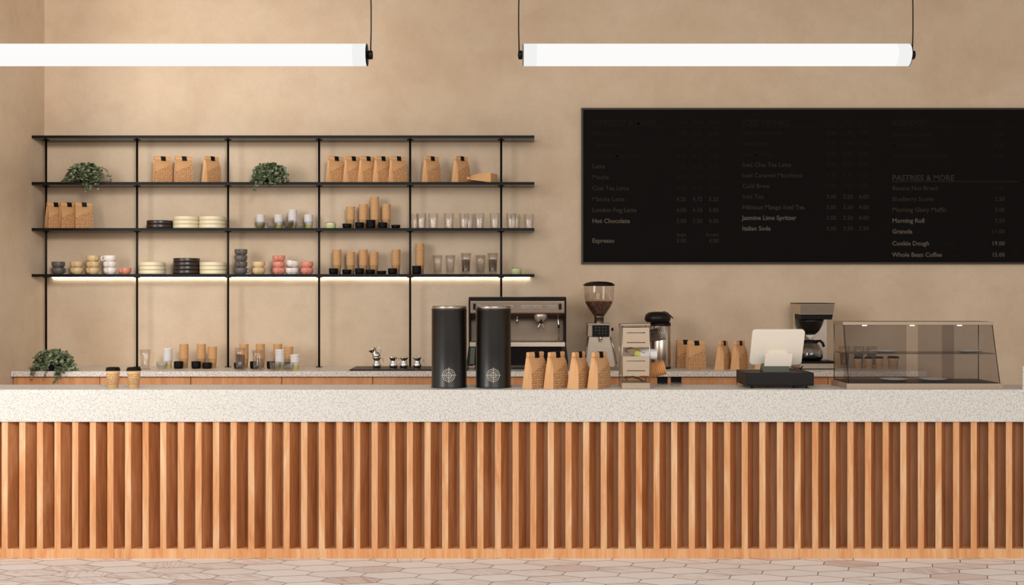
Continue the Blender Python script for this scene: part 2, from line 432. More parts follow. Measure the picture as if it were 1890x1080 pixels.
# ------------------------------------------------------------ rear counter
XRE = wx(1710, YR)
b = bmn(); box(b, XL + .004, XRE, 0, DW - YR - .002, -.04, 0, .002)
o = tag(obj('rear_counter_top', b, M['terrazzo2'], loc=(0, YR, CT)), 'thin speckled terrazzo worktop along the back wall', 'countertop')
edges = [wx(22, 8.23)] + [wx(184 + 168 * i, 8.23) for i in range(10)]
POS = ['under the potted plant', 'under the left white cup stack', 'under the middle cup stacks', 'left of the pitcher tray', 'under the steel pitchers', 'behind the two black canisters', 'behind the front coffee bags', 'behind the wire cup organizer', 'behind the cash drawer', 'behind the glass case']
for i in range(10):
    a, e = edges[i], edges[i + 1]
    if i == 0: a = XL + .01
    t = thing('base_cabinet', 'warm brown wood base cabinet of the rear counter ' + POS[i], 'cabinet', (0, 8.23, 0), group='rear counter base cabinets')
    b = bmn(); box(b, a, e, .02, .55, .08, CT - .042); obj('carcass', b, M['cabinet'], t)
    dn = 'door'
    if i == 7:
        b = bmn(); hs = [(wx(1213, 8.23), wx(1232.5, 8.23)), (wx(1238, 8.23), wx(1258, 8.23))]
        zt, zb = CT - .045, CT - .13
        xs = [a + .003, hs[0][0], hs[0][1], hs[1][0], hs[1][1], e - .003]
        for q in (0, 2, 4): box(b, xs[q], xs[q + 1], 0, .0185, zb, zt)
        box(b, xs[0], xs[5], 0, .0185, .1, zb)
        d = obj('door', b, M['cabinet'], t)
        for h in hs:
            bb = bmn(); box(bb, h[0], h[1], .012, .019, zb, zt); obj('dark_niche', bb, M['matte'], t)
    else:
        b = bmn(); box(b, a + .003, e - .003, 0, .0185, .1, CT - .045, .001); obj('door', b, M['cabinet'], t)
    b = bmn(); box(b, a, e, .06, .5, 0, .08); obj('toe_kick', b, M['matte'], t)

# ------------------------------------------------------------ shelf rack
t = thing('shelf_rack', 'wide black metal rack of four thin shelves on the back wall', 'shelf', (0, YS, CT))
XR_ = wx(986.5, YS)
for i, z in enumerate(SZ):
    b = bmn(); box(b, XL + .003, XR_, 0, DW - YS - .002, z - CT - .021, z - CT, .001)
    for f in b.faces:
        f.normal_update()
        if f.normal.z < -.9: f.material_index = 1
    obj('shelf_board', b, [M['black'], M['blackshelf']], t)
YP = 8.66
for i in range(6):
    x = wx(85 + 168 * i, YP)
    p = None
    b = bmn(); cyl(b, (x, YP - YS, 0), (x, YP - YS, SZ[0] - CT - .021), .0085, 12)
    p = obj('post', b, M['black'], t)
    b = bmn(); disc(b, (x, YP - YS, 0), .026, 20, 'z', .004); obj('foot_plate', b, M['black'], p)
    for z in SZ:
        b = bmn(); disc(b, (x, YP - YS, z - CT - .026), .026, 20, 'z', .005); obj('collar', b, M['black'], p)
b = bmn(); box(b, wx(92, 8.74), wx(978, 8.74), 0, .010, 0, .003)
o = tag(obj('led_strip', b, M['led'], loc=(0, 8.782, SZ[3] - .0245)), 'thin glowing light strip under the lowest shelf', 'light strip')

# ------------------------------------------------------------ menu board
YB = 8.77
bx0, bx1, bz0, bz1 = wx(1073, YB), wx(1906, YB), wz(487.5, YB), wz(199, YB)
t = thing('menu_board', 'large black menu board with faint lettering on the back wall', 'menu board', (bx0, YB, bz0))
W_, H_ = bx1 - bx0, bz1 - bz0
b = bmn(); box(b, .006, W_ - .006, .006, .028, .006, H_ - .006); obj('board_panel', b, M['board'], t)
b = bmn(); fw = .014
for (x0_, x1_, z0_, z1_) in ((0, W_, 0, fw), (0, W_, H_ - fw, H_), (0, fw, fw, H_ - fw), (W_ - fw, W_, fw, H_ - fw)): box(b, x0_, x1_, 0, .03, z0_, z1_)
obj('board_frame', b, M['boardframe'], t)
deps = None
def text(s, px, py, h, mat, align='LEFT', bold=False):
    cu = bpy.data.curves.new('lettering', 'FONT'); cu.body = s; cu.size = h; cu.align_x = align
    cu.offset = .0012 if bold else .0004; cu.resolution_u = 2
    to = bpy.data.objects.new('lettering', cu); C.objects.link(to)
    bpy.context.view_layer.update()
    me = bpy.data.meshes.new_from_object(to.evaluated_get(bpy.context.evaluated_depsgraph_get()))
    bpy.data.objects.remove(to)
    me.materials.clear(); me.materials.append(mat); me.name = 'lettering'
    o = bpy.data.objects.new('lettering', me); C.objects.link(o); o.parent = t
    o.location = (wx(px, YB) - bx0, .0045, wz(py, YB) - bz0); o.rotation_euler = (pi / 2, 0, 0)
    o.scale.x = 1.0
    return o
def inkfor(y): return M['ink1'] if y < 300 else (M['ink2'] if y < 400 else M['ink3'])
def row(px, y, name, prices, cols):
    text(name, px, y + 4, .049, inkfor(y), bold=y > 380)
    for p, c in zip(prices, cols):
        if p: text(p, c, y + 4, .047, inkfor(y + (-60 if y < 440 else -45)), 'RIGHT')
colsA = (1267, 1297, 1327)
text('ESPRESSO & MORE', 1093, 231, .062, M['ink1'], bold=True)
for s_, c_ in zip(('12oz', '16oz', '20oz'), colsA): text(s_, c_, 229, .045, M['ink1'], 'RIGHT')
for i, (n_, p_) in enumerate([('Americano', '3.00 3.50 4.00'), ('Cappuccino', '4.25 4.75 5.25'), ('Caramel Macchiato', '4.25 4.75 5.25'), ('Latte', '3.95 4.50 5.00'), ('Mocha', '4.50 4.95 5.50'), ('Chai Tea Latte', '4.00 4.50 5.00'), ('Matcha Latte', '4.25 4.75 5.25'), ('London Fog Latte', '4.00 4.50 5.00'), ('Hot Chocolate', '3.00 3.50 4.00')]):
    row(1093, 246 + 20.2 * i, n_, p_.split(), colsA)
text('Single', 1267, 436, .034, M['ink2'], 'RIGHT'); text('Double', 1327, 436, .034, M['ink2'], 'RIGHT')
row(1093, 444, 'Espresso', ['3.00', '', '4.00'], colsA)
colsB = (1544, 1575, 1604)
text('ICED DRINKS', 1370, 231, .062, M['ink1'], bold=True)
for s_, c_ in zip(('12oz', '16oz', '20oz'), colsB): text(s_, c_, 229, .045, M['ink1'], 'RIGHT')
for i, (n_, p_) in enumerate([('Iced Americano', '3.00 3.50 4.00'), ('Iced Latte', '4.00 4.50 5.00'), ('Iced Mocha', '4.50 4.95 5.50'), ('Iced Chai Tea Latte', '4.00 4.50 5.00'), ('Iced Caramel Macchiato', '4.25 4.75 5.25'), ('Cold Brew', '3.00 3.50 4.00'), ('Iced Tea', '3.00 3.50 4.00'), ('Hibiscus Mango Iced Tea', '3.00 3.50 4.00'), ('Jasmine Lime Spritzer', '3.00 3.50 4.00'), ('Italian Soda', '3.00 3.50 3.50')]):
    row(1370, 245 + 19.6 * i, n_, p_.split(), colsB)
colsC = (1855,)
text('BLENDED', 1647, 231, .062, M['ink1'], bold=True); text('16oz', 1855, 229, .045, M['ink1'], 'RIGHT')
for i, (n_, p_) in enumerate([('Espresso Frappe', '5.00'), ('Mocha Frappe', '5.50'), ('Salted Caramel Frappe', '6.00')]): row(1647, 247 + 20 * i, n_, [p_], colsC)
text('PASTRIES & MORE', 1647, 333, .062, M['ink2'], bold=True)
for i, (n_, p_) in enumerate([('Banana Nut Bread', '3.50'), ('Blueberry Scone', '3.50'), ('Morning Glory Muffin', '3.00'), ('Morning Roll', '3.50'), ('Granola', '11.00'), ('Cookie Dough', '19.00'), ('Whole Bean Coffee', '15.00')]):
    row(1647, 347 + (20 * i if i < 5 else 102 + (i - 5) * 21), n_, [p_], colsC)
text('lb', 1695, 431, .036, M['ink1']); text('2 pounds', 1733, 453, .036, M['ink1']); text('12oz', 1752, 474, .036, M['ink1'])
for xa, xb, y in ((1093, 1328, 233.5), (1370, 1605, 233.5), (1647, 1880, 233.5), (1647, 1880, 335)):
    b = bmn(); box(b, wx(xa, YB) - bx0, wx(xb, YB) - bx0, .0045, .006, wz(y + .5, YB) - bz0, wz(y - .3, YB) - bz0); obj('rule_line', b, M['ink1'] if y < 300 else M['ink2'], t)

# ------------------------------------------------------------ pendant tube lights
def make_pendant():
    YT = 6.0; rr = sz(20.4, YT); L_ = sz(713, YT)
    t = thing('pendant_light', '', 'pendant light', group='tube pendants over the counter')
    rot = Matrix.Rotation(pi / 2, 4, 'Y')
    b = bmn(); lathe(b, [(rr, .075), (rr, L_ - .075)], 48, axis=rot, uv=False); obj('diffuser', b, M['tubelight'], t)
    for s in (0, 1):
        z0, z1 = (.003, .075) if s == 0 else (L_ - .075, L_ - .003)
        b = bmn(); lathe(b, [(rr, z0), (rr, z1)], 48, axis=rot); e = obj('end_sleeve', b, M['tubeend'], t)
        zc = 0 if s == 0 else L_ - .004
        b = bmn(); lathe(b, [(0, zc), (rr, zc), (rr, zc + .004), (0, zc + .004)], 48, axis=rot); obj('end_cap', b, M['black'], t)
        dz = -.028 if s == 0 else L_ + .002
        b = bmn(); lathe(b, [(0, dz), (.022, dz + (.0 if s else .004)), (.024, dz + .008), (.024, dz + .02), (.022, dz + .026), (0, dz + .026)], 24, axis=rot); obj('knob', b, M['black'], t)
        xc = -.020 if s == 0 else L_ + .018
        b = bmn()
        pts = [(xc + .003 * sin(i * 1.1) * (1 if s else -1), 0, .018 + i * .12) for i in range(12)]
        pts[-1] = (xc, 0, 4.3 - (1.6 + 439 * YT / F)); tube(b, pts, .0035, 8); obj('cord', b, M['black'], t)
    return t
pend = Proto(make_pendant)
zt = 1.6 + 438.5 * 6.0 / F
pend.put('glowing white tube pendant light above the menu board side', (wx(965, 6), 6, zt))
pend.put('glowing white tube pendant light above the shelf rack at left', (wx(-35, 6), 6, zt))

# ------------------------------------------------------------ coffee bags
def make_bag():
    t = thing('coffee_bag', '', 'coffee bag')
    w, d, h = .137, .076, .215
    rows = [(0, 1, 1), (.02, 1, 1), (.06, .995, 1), (.10, .985, .97), (.13, .97, .88), (.15, .96, .75), (.167, .95, .56), (.180, .94, .38), (.190, .93, .26)]
    b = bmn(); L = b.loops.layers.uv.verify(); rings = []
    for z, kw, kd in rows:
        hw, hd = w / 2 * kw, d / 2 * kd
        hb = d / 2 * (1 - .74 * z / .19)
        pin = .012 * (z / .19)
        rings.append([b.verts.new(p) for p in ((-hw, -hd, z), (0, -hd - .002 * (1 if .01 < z < .17 else 0), z), (hw, -hd, z), (hw - pin, (hb - hd) / 2, z), (hw, hb, z), (0, hb, z), (-hw, hb, z), (-hw + pin, (hb - hd) / 2, z))])
    for k in range(len(rows) - 1):
        for i in range(8):
            j = (i + 1) % 8
            f = b.faces.new([rings[k][i], rings[k][j], rings[k + 1][j], rings[k + 1][i]])
            f.material_index = 1 if i in (0, 1) else 0
            for lo in f.loops: lo[L].uv = (lo.vert.co.x, lo.vert.co.z)
    b.faces.new(rings[0][::-1]); b.faces.new(rings[-1])
    obj('pouch', b, [M['kraft'], M['kraftf']], t)
    b = bmn(); hw = w / 2 * .96
    prism(b, [(-.0135, .187), (.008, .187), (.008, .209), (.003, .214), (-.009, .214), (-.0145, .208)], -hw, hw, 'x', .001)
    obj('folded_top', b, M['kraft'], t)
    b = bmn()
    prism(b, [(-.0155, .174), (-.0145, .174), (-.0145, .2145), (.004, .2145), (.004, .2155), (-.0155, .2155)], -.017, .021, 'x')
    for v in b.verts:
        if v.co.z < .18: v.co.x += .005
    obj('closure_tab', b, M['matte'], t)
    return t
bag = Proto(make_bag)
def bagat(label, px, py, Y, z, deg, group, s=1):
    jit = random.uniform(-1.5, 1.5)
    return bag.put(label, (wx(px, Y), Y, z), (0, 0, R(deg + jit)), group, (s, s, s))
YO = 8.66
G1 = 'coffee bags on the top and second shelves'
for px, lab, dg in ((299.5, 'kraft coffee bag, left one in the second bay of the upper shelf', 36), (338.5, 'kraft coffee bag, middle one in the second bay of the upper shelf', 32), (390, 'kraft coffee bag turned sideways, alone beside the second shelf post', 52),
                    (619, 'kraft coffee bag, first of five in the fourth bay, standing slightly apart', 39), (650.5, 'kraft coffee bag, second of five in the fourth bay', 42), (677.5, 'kraft coffee bag, middle of five in the fourth bay', 42), (705, 'kraft coffee bag, fourth of five in the fourth bay', 42), (734, 'kraft coffee bag, last of five in the fourth bay, against the post', 37),
                    (796, 'kraft coffee bag standing alone in the fifth bay of the upper shelf', 42), (850.5, 'kraft coffee bag standing beside the fallen bag', 46)):
    bagat(lab, px, 336, YO, SZ[1], dg, G1, .97)
for px, lab, dg in ((101, 'kraft coffee bag, left of three under the hanging plant', 46), (126, 'kraft coffee bag, middle of three under the hanging plant', 44), (154, 'kraft coffee bag, right of three under the hanging plant', 34)):
    bagat(lab, px, 421, YO, SZ[2], dg, G1, .95)
bag.put('kraft coffee bag fallen flat at the right end of the upper shelf', (wx(912, YO), YO - .02, SZ[1] + .036), (R(-90), 0, R(68)), G1, (.97, .97, .97))
G2 = 'coffee bags on the front counter'
for px, lab, dg in ((987, 'kraft coffee bag on the front counter next to the black canister', 46), (1026, 'kraft coffee bag on the front counter, second from the canister', 47), (1067, 'kraft coffee bag on the front counter, third and narrowest looking', 58), (1105.5, 'kraft coffee bag on the front counter beside the wire organizer', 51)):
    bagat(lab, px, 717, 6.78, CT, dg, G2, 1.03)
G3 = 'coffee bags on the rear counter'
for px, Y, lab, dg in ((1264, 8.62, 'kraft coffee bag half hidden behind another, right of the airpot', 3), (1284, 8.46, 'kraft coffee bag facing forward, right of the airpot', 9), (1334, 8.44, 'kraft coffee bag turned sideways, left of the pair by the register', 56), (1364, 8.44, 'kraft coffee bag turned sideways, right of the pair by the register', 50), (1409, 8.44, 'kraft coffee bag mostly hidden behind the register screen', 50)):
    bagat(lab, px, 678, Y, CT, dg, G3, 1.0)

# ------------------------------------------------------------ cups
def cup_prof(rb, rt, h, rim=.0015):
    return [(0, .003), (rb - .002, .003), (rb - .001, 0), (rb, 0), (rt, h - .0045), (rt + rim, h - .0042), (rt + rim * 1.1, h - .0015), (rt + rim * .7, h), (rt - .0006, h - .001), (rb - .0012, .005), (0, .005)]
def mk_kraft():
    b = bmn(); lathe(b, cup_prof(.0275, .0335, .08), 28)
    return tag(obj('paper_cup', b, M['cupk']), '', 'cup')
def mk_white():
    b = bmn(); lathe(b, cup_prof(.029, .0345, .065), 28)
    return tag(obj('paper_cup', b, M['cupw']), '', 'cup')
def mk_lid():
    b = bmn(); lathe(b, [(0, 0), (.0295, 0), (.0325, .004), (.0345, .016), (.0355, .018), (.0355, .026), (.034, .026), (.033, .018), (.031, .004), (0, .002)], 28)
    return tag(obj('cup_lid', b, M['matte']), '', 'cup lid')
def mk_dome():
    b = bmn(); lathe(b, [(0, 0), (.028, .001), (.037, .010), (.041, .022), (.0425, .036), (.044, .037), (.044, .040), (.0425, .040)], 28)
    return tag(obj('dome_lid', b, M['pet']), '', 'cup lid')
def mk_domes():
    b = bmn(); lathe(b, [(0, 0), (.028, .001), (.037, .010), (.041, .022), (.0425, .036), (.044, .037), (.044, .040), (.0425, .040)], 28)
    return tag(obj('dome_lid', b, M['smoke2']), '', 'cup lid')
P_ = {'kraft': Proto(mk_kraft), 'white': Proto(mk_white), 'lid': Proto(mk_lid), 'dome': Proto(mk_dome), 'smoke': Proto(mk_domes)}
PITCH = {'kraft': .0096, 'white': .0095, 'lid': .0095, 'dome': .009, 'smoke': .009}
NAME = {'kraft': 'kraft paper cup', 'white': 'white paper cup', 'lid': 'black cup lid', 'dome': 'clear dome lid', 'smoke': 'smoky dome lid'}
def stack(kind, px, Y, z, n, where, group):
    for i in range(n):
        rz = random.uniform(0, 6.28)
        P_[kind].put(f'{NAME[kind]}, {ordn(i, n)} of {where}', (wx(px, Y), Y, z + i * PITCH[kind]), (0, 0, rz), group)
YC = 8.70; YLd = 8.60
for px, n, w in ((647, 11, 'leftmost cup stack, third shelf'), (670.5, 13, 'cup stack left of the tallest, third shelf'), (691.5, 19, 'tallest cup stack of the third shelf'), (713, 13, 'cup stack right of the tallest, third shelf')):
    stack('kraft', px, YC, SZ[2], n, w, 'kraft cups on the third shelf')
for px, n, w in ((640.5, 2, 'leftmost lid stack, third shelf'), (663.5, 3, 'second lid stack from left, third shelf'), (684.5, 5, 'tallest lid stack, third shelf'), (706.5, 3, 'fourth lid stack, third shelf'), (730.5, 1, 'spot right of all lid stacks, third shelf')):
    stack('lid', px, YLd, SZ[2], n, w, 'black lids on the third shelf')
for px, n, w in ((622, 13, 'leftmost cup stack, lowest shelf'), (647, 11, 'second cup stack from left, lowest shelf'), (670.5, 13, 'third cup stack from left, lowest shelf'), (690, 11, 'fourth cup stack from left, lowest shelf'), (731, 13, 'cup stack by the fifth post, lowest shelf'), (775, 18, 'tallest cup stack of the lowest shelf')):
    stack('kraft', px, YC, SZ[3], n, w, 'kraft cups on the lowest shelf')
for px, n, w in ((615.5, 3, 'leftmost lid stack, lowest shelf'), (640, 2, 'second lid stack from left, lowest shelf'), (663.5, 3, 'third lid stack from left, lowest shelf'), (683.5, 2, 'fourth lid stack from left, lowest shelf'), (704.5, 1, 'low spot between lid stacks, lowest shelf'), (724.5, 3, 'lid stack left of the fifth post, lowest shelf'), (769, 5, 'tallest lid stack, lowest shelf')):
    stack('lid', px, YLd, SZ[3], n, w, 'black lids on the lowest shelf')
for px, n, w in ((481, 6, 'leftmost white stack, third shelf'), (514.5, 6, 'second white stack, third shelf'), (540, 10, 'tallest white stack, third shelf'), (569.5, 6, 'white stack nearest the fourth post, third shelf')):
    stack('white', px, YC, SZ[2], n, w, 'white cups on the third shelf')
for kd, px, n, w in (('smoke', 480, 2, 'stack in front of the leftmost white cups'), ('dome', 501.5, 2, 'second dome stack, third shelf'), ('smoke', 532, 4, 'stack in front of the tallest white cups'), ('dome', 555.5, 2, 'fourth dome stack, third shelf')):
    stack(kd, px, YLd + .01, SZ[2], n, w, 'dome lids on the third shelf')
# rear counter groups
YK = 8.58; YL2 = 8.50
for px, n, w in ((339.5, 12, 'leftmost cup stack, rear counter'), (371.5, 12, 'second cup stack, rear counter'), (392, 10, 'short cup stack by the third post, rear counter'), (450.5, 12, 'cup stack behind the smoky tumbler'), (480.5, 12, 'cup stack behind the clear tumbler'), (512.5, 12, 'cup stack behind the tall white cups'), (533, 10, 'short cup stack between two white stacks')):
    stack('kraft', px, YK, CT, n, w, 'kraft cups on the rear counter')
for px, Y, n, w in ((329.5, YL2, 4, 'leftmost lid stack, rear counter'), (362, YL2, 4, 'second lid stack, rear counter'), (382.5, YL2, 3, 'lid stack before the short cup stack'), (440.5, YL2, 3, 'lid stack behind the smoky tumbler'), (470, YL2, 4, 'lid stack behind the clear tumbler'), (501, YL2, 4, 'lid stack behind the smoky domes'), (528.5, YL2, 3, 'lid stack left of the short white stack')):
    stack('lid', px, Y, CT, n, w, 'black lids on the rear counter')
for px, Y, n, w in ((309.5, 8.56, 10, 'leftmost white stack, rear counter'), (516.5, 8.40, 10, 'taller white stack, rear counter'), (544.5, 8.40, 6, 'shorter white stack, rear counter')):
    stack('white', px, Y, CT, n, w, 'white cups on the rear counter')
for kd, px, Y, n, w in (('dome', 299, 8.46, 3, 'stack left of the white cups, rear counter'), ('smoke', 508.5, 8.30, 4, 'stack in front of the taller white cups'), ('dome', 532.5, 8.30, 3, 'stack between the two white stacks')):
    stack(kd, px, Y, CT, n, w, 'dome lids on the rear counter')
for px_, n_, w_ in ((1221, 1, 'flat clear lid beside the organizer'), (1247, 2, 'low pile of flat clear lids, second from organizer')):
    for i in range(n_):
        P_['dome'].put(w_ if n_ == 1 else f'flat clear lid, {"bottom" if i == 0 else "top"} of the low pile away from the organizer', (wx(px_, 6.9), 6.9, CT + .005 * i), (0, 0, 0), 'clear lids beside the organizer', (1, 1, .42))
# small lime tubs with clear lids
def mk_tub():
    t = thing('lidded_tub', '', 'tub', group='lime tubs on the shelves')
    b = bmn(); lathe(b, [(0, 0), (.040, 0), (.043, .038), (.045, .040), (.043, .041), (.041, .038), (.038, .003), (0, .003)], 28); obj('tub_body', b, M['lime'], t)
    b = bmn(); lathe(b, [(.0455, .036), (.0455, .044), (.041, .052), (0, .054)], 28); obj('clear_lid', b, M['pet'], t)
    return t
tub = Proto(mk_tub)
tub.put('small lime tub with clear lid just right of the fourth post', (wx(610, 8.66), 8.66, SZ[2]))
tub.put('small lime tub with clear lid at the far end of the lowest shelf', (wx(953, 8.66), 8.66, SZ[3]))
# takeaway cups with lids
def mk_take():
    t = thing('takeaway_cup', '', 'takeaway cup')
    b = bmn(); lathe(b, [(0, .004), (.028, .004), (.029, 0), (.0305, 0), (.0405, .108), (.0420, .110), (.0395, .110), (.0295, .006), (0, .006)], 36); obj('cup_body', b, M['cupbig'], t)
    b = bmn(); lathe(b, [(.0415, .105), (.0435, .106), (.0435, .113), (.0405, .116), (.0385, .124), (.0365, .1255), (.034, .124), (.033, .120), (0, .120)], 36); obj('lid', b, M['matte'], t)
    return t
take = Proto(mk_take)
take.put('takeaway cup with black lid on the front counter, left of two', (wx(208.5, 6.78), 6.78, CT), (0, 0, 0), 'takeaway cups on the front counter')
take.put('takeaway cup with black lid on the front counter, right of two', (wx(247, 6.78), 6.78, CT), (0, 0, 1), 'takeaway cups on the front counter')
for px, s, lab in ((1583.5, .78, 'leftmost lidded cup seen through the glass case'), (1603.5, .78, 'second lidded cup seen through the glass case'), (1622.5, .80, 'third lidded cup seen through the glass case'), (1648.5, .82, 'widest lidded cup seen through the glass case')):
    sxy = s * (1.25 if px > 1640 else .98)
    take.put(lab, (wx(px, 8.5), 8.5, CT), (0, 0, px), 'takeaway cups behind the glass case', (sxy, sxy, s * .92))

# ------------------------------------------------------------ glasses
def mk_ribbed():
    b = bmn()
    lathe(b, [(0, .003), (.027, .003), (.030, 0), (.031, .006), (.0335, .06), (.0365, .108), (.0385, .113)], 64, ribs=1, rib=.0013)
    lathe(b, [(.0385, .113), (.0405, .114), (.0405, .118), (.039, .119)], 48)
    return tag(obj('ribbed_tumbler', b, M['ribbed']), '', 'glass')
rib = Proto(mk_ribbed)
for px, Y, lab in ((765, 8.725, 'ribbed clear tumbler half behind the fifth post'), (777.5, 8.62, 'ribbed clear tumbler, first in the row right of the fifth post'), (799.5, 8.62, 'ribbed clear tumbler, second in the row right of the fifth post'), (828.5, 8.62, 'ribbed clear tumbler standing alone, third in the row'), (856.5, 8.62, 'ribbed clear tumbler, fourth in the row, another behind it'), (866, 8.70, 'ribbed clear tumbler behind the fourth one of the row'), (884.5, 8.62, 'ribbed clear tumbler, fifth front one of the row'), (913, 8.62, 'ribbed clear tumbler just left of the last post'), (943.5, 8.62, 'ribbed clear tumbler just right of the last post'), (951, 8.70, 'ribbed clear tumbler tucked behind the one right of the last post'), (976, 8.70, 'ribbed clear tumbler at the far right end of the third shelf')):
    rib.put(lab, (wx(px, Y), Y, SZ[2]), (0, 0, px), 'ribbed tumblers on the third shelf')
def mk_tumbler(smoky):
    t = thing('smoky_tumbler' if smoky else 'clear_tumbler', '', 'glass')
    h = .165 if smoky else .148
    b = bmn(); lathe(b, [(0, .010), (.028, .010), (.031, .016), (.0365, h * .7), (.0435, h), (.0425, h), (.0355, h * .7), (.0295, .018), (0, .014)], 32); obj('glass_body', b, M['clear'], t)
    b = bmn(); lathe(b, [(0, 0), (.040, 0), (.042, .002), (.030, .009), (0, .010)], 32); obj('glass_foot', b, M['clear'], t)
    if smoky:
        b = bmn(); lathe(b, [(.029, .022), (.0345, h * .7), (.0335, h * .7), (.028, .022)], 32); obj('smoked_insert', b, M['smoke'], t)
    return t
ctum = Proto(lambda: mk_tumbler(False)); stum = Proto(lambda: mk_tumbler(True))
for pr, px, lab in ((ctum, 807.5, 'clear tumbler, leftmost glass on the lowest shelf'), (ctum, 831, 'clear tumbler, second glass on the lowest shelf'), (stum, 860, 'smoky tumbler between clear tumblers on the lowest shelf'), (ctum, 887, 'clear tumbler between the two smoky ones'), (stum, 909.5, 'smoky tumbler left of the last post, lowest shelf')):
    pr.put(lab, (wx(px, 8.66), 8.66, SZ[3]), (0, 0, 0), 'tumblers on the lowest shelf')
ctum.put('clear tumbler on the rear counter right of the second post', (wx(268, 8.44), 8.44, CT), group='tumblers on the rear counter')
stum.put('smoky tumbler on the rear counter right of the third post', (wx(443.5, 8.36), 8.36, CT), group='tumblers on the rear counter')
ctum.put('clear tumbler on the rear counter right of the smoky tumbler', (wx(475.5, 8.36), 8.36, CT), group='tumblers on the rear counter')
for px, lab in ((1558.5, 'smoky tumbler left of the cups seen through the glass case'), (1585, 'smoky tumbler behind the first cup in the glass case view'), (1608.5, 'smoky tumbler behind the second cup in the glass case view')):
    stum.put(lab, (wx(px, 8.62), 8.62, CT), group='tumblers behind the glass case')

# ------------------------------------------------------------ mugs and plates
def mk_mug(mat):
    def f():
        t = thing('mug', '', 'mug')
        b = bmn(); lathe(b, [(0, .002), (.030, .002), (.031, 0), (.034, 0), (.036, .004), (.044, .012), (.0485, .022), (.049, .036), (.0488, .0485), (.0478, .0495), (.0465, .048), (.0465, .024), (.042, .014), (.034, .008), (0, .007)], 36)
        obj('mug_body', b, mat, t)
        b = bmn(); pts = []
        for yy, zz in ((-.047, .041), (-.058, .042), (-.0665, .038), (-.068, .026), (-.066, .015), (-.058, .011), (-.044, .0125)): pts.append((0, yy, zz))
        tube(b, pts, .0042, 8); obj('handle', b, mat, t)
        return t
    return f
mugs = {k: Proto(mk_mug(M[k])) for k in ('grey', 'sand', 'whitec', 'pink')}
CN = {'grey': 'charcoal grey', 'sand': 'sand coloured', 'whitec': 'white', 'pink': 'pink'}
def mugstack(kind, px, angs, where, tilt=None):
    n = len(angs)
    for i, a in enumerate(angs):
        rot = [0, 0, R(a)]; z = SZ[3] + i * .0482; dx = random.uniform(-.0015, .0015)
        if tilt and i == n - 1: rot[1] = R(tilt); z += .002 + .049 * abs(sin(R(tilt))) * .7; rot[2] = R(a)
        mugs[kind].put(f'{CN[kind]} mug, {ordn(i, n)} {"one" if n == 1 else "of the stack"} {where}', (wx(px, 8.64) + dx, 8.64, z), rot, 'mugs on the lowest shelf')
mugstack('grey', 107.5, [75, 50], 'at the left end')
mugstack('sand', 141.3, [-8, 12], 'right of the grey pair')
mugstack('sand', 171, [-10, 6, 48], 'with three sand mugs')
mugstack('whitec', 203, [-6, 4, -45], 'left of the single pink mug')
mugstack('pink', 230.5, [-6], 'left of the second post')
mugstack('grey', 444.5, [80, -4, 22, -2], 'right of the third post')
mugstack('sand', 477.5, [8, 85], 'right of the tall grey stack')
mugstack('pink', 514.5, [6, 32, 4], 'with three pink mugs')
mugstack('whitec', 539, [2, 4], 'between the two pink stacks', 10)
mugstack('pink', 566.5, [6, 35], 'left of the fourth post')
def mk_plate(mat):
    def f():
        b = bmn(); lathe(b, [(0, .002), (.066, .002), (.068, 0), (.090, 0), (.0975, .0015), (.1002, .0055), (.1006, .012), (.1008, .029), (.0998, .0312), (.0975, .030), (.096, .014), (.088, .008), (0, .007)], 48)
        return tag(obj('plate', b, mat), '', 'plate')
    return f
pl = {'cream': Proto(mk_plate(M['cream'])), 'dark': Proto(mk_plate(M['dark']))}
for kind, px, zi, n, where in (('dark', 295.5, 2, 2, 'low dark stack on the third shelf'), ('cream', 344, 2, 3, 'cream stack touching the low dark stack'), ('cream', 392, 2, 3, 'cream stack left of the third post, third shelf'), ('cream', 281, 3, 3, 'cream stack right of the second post, lowest shelf'), ('dark', 344.5, 3, 4, 'tall dark stack on the lowest shelf'), ('cream', 393, 3, 3, 'cream stack right of the tall dark stack')):
    for i in range(n):
        pl[kind].put(f'{"dark brown" if kind == "dark" else "cream"} rimmed plate, {ordn(i, n)} of {where}', (wx(px, 8.665) + random.uniform(-.002, .002), 8.665, SZ[zi] + i * .0312), (0, 0, 0), 'plates on the shelves')

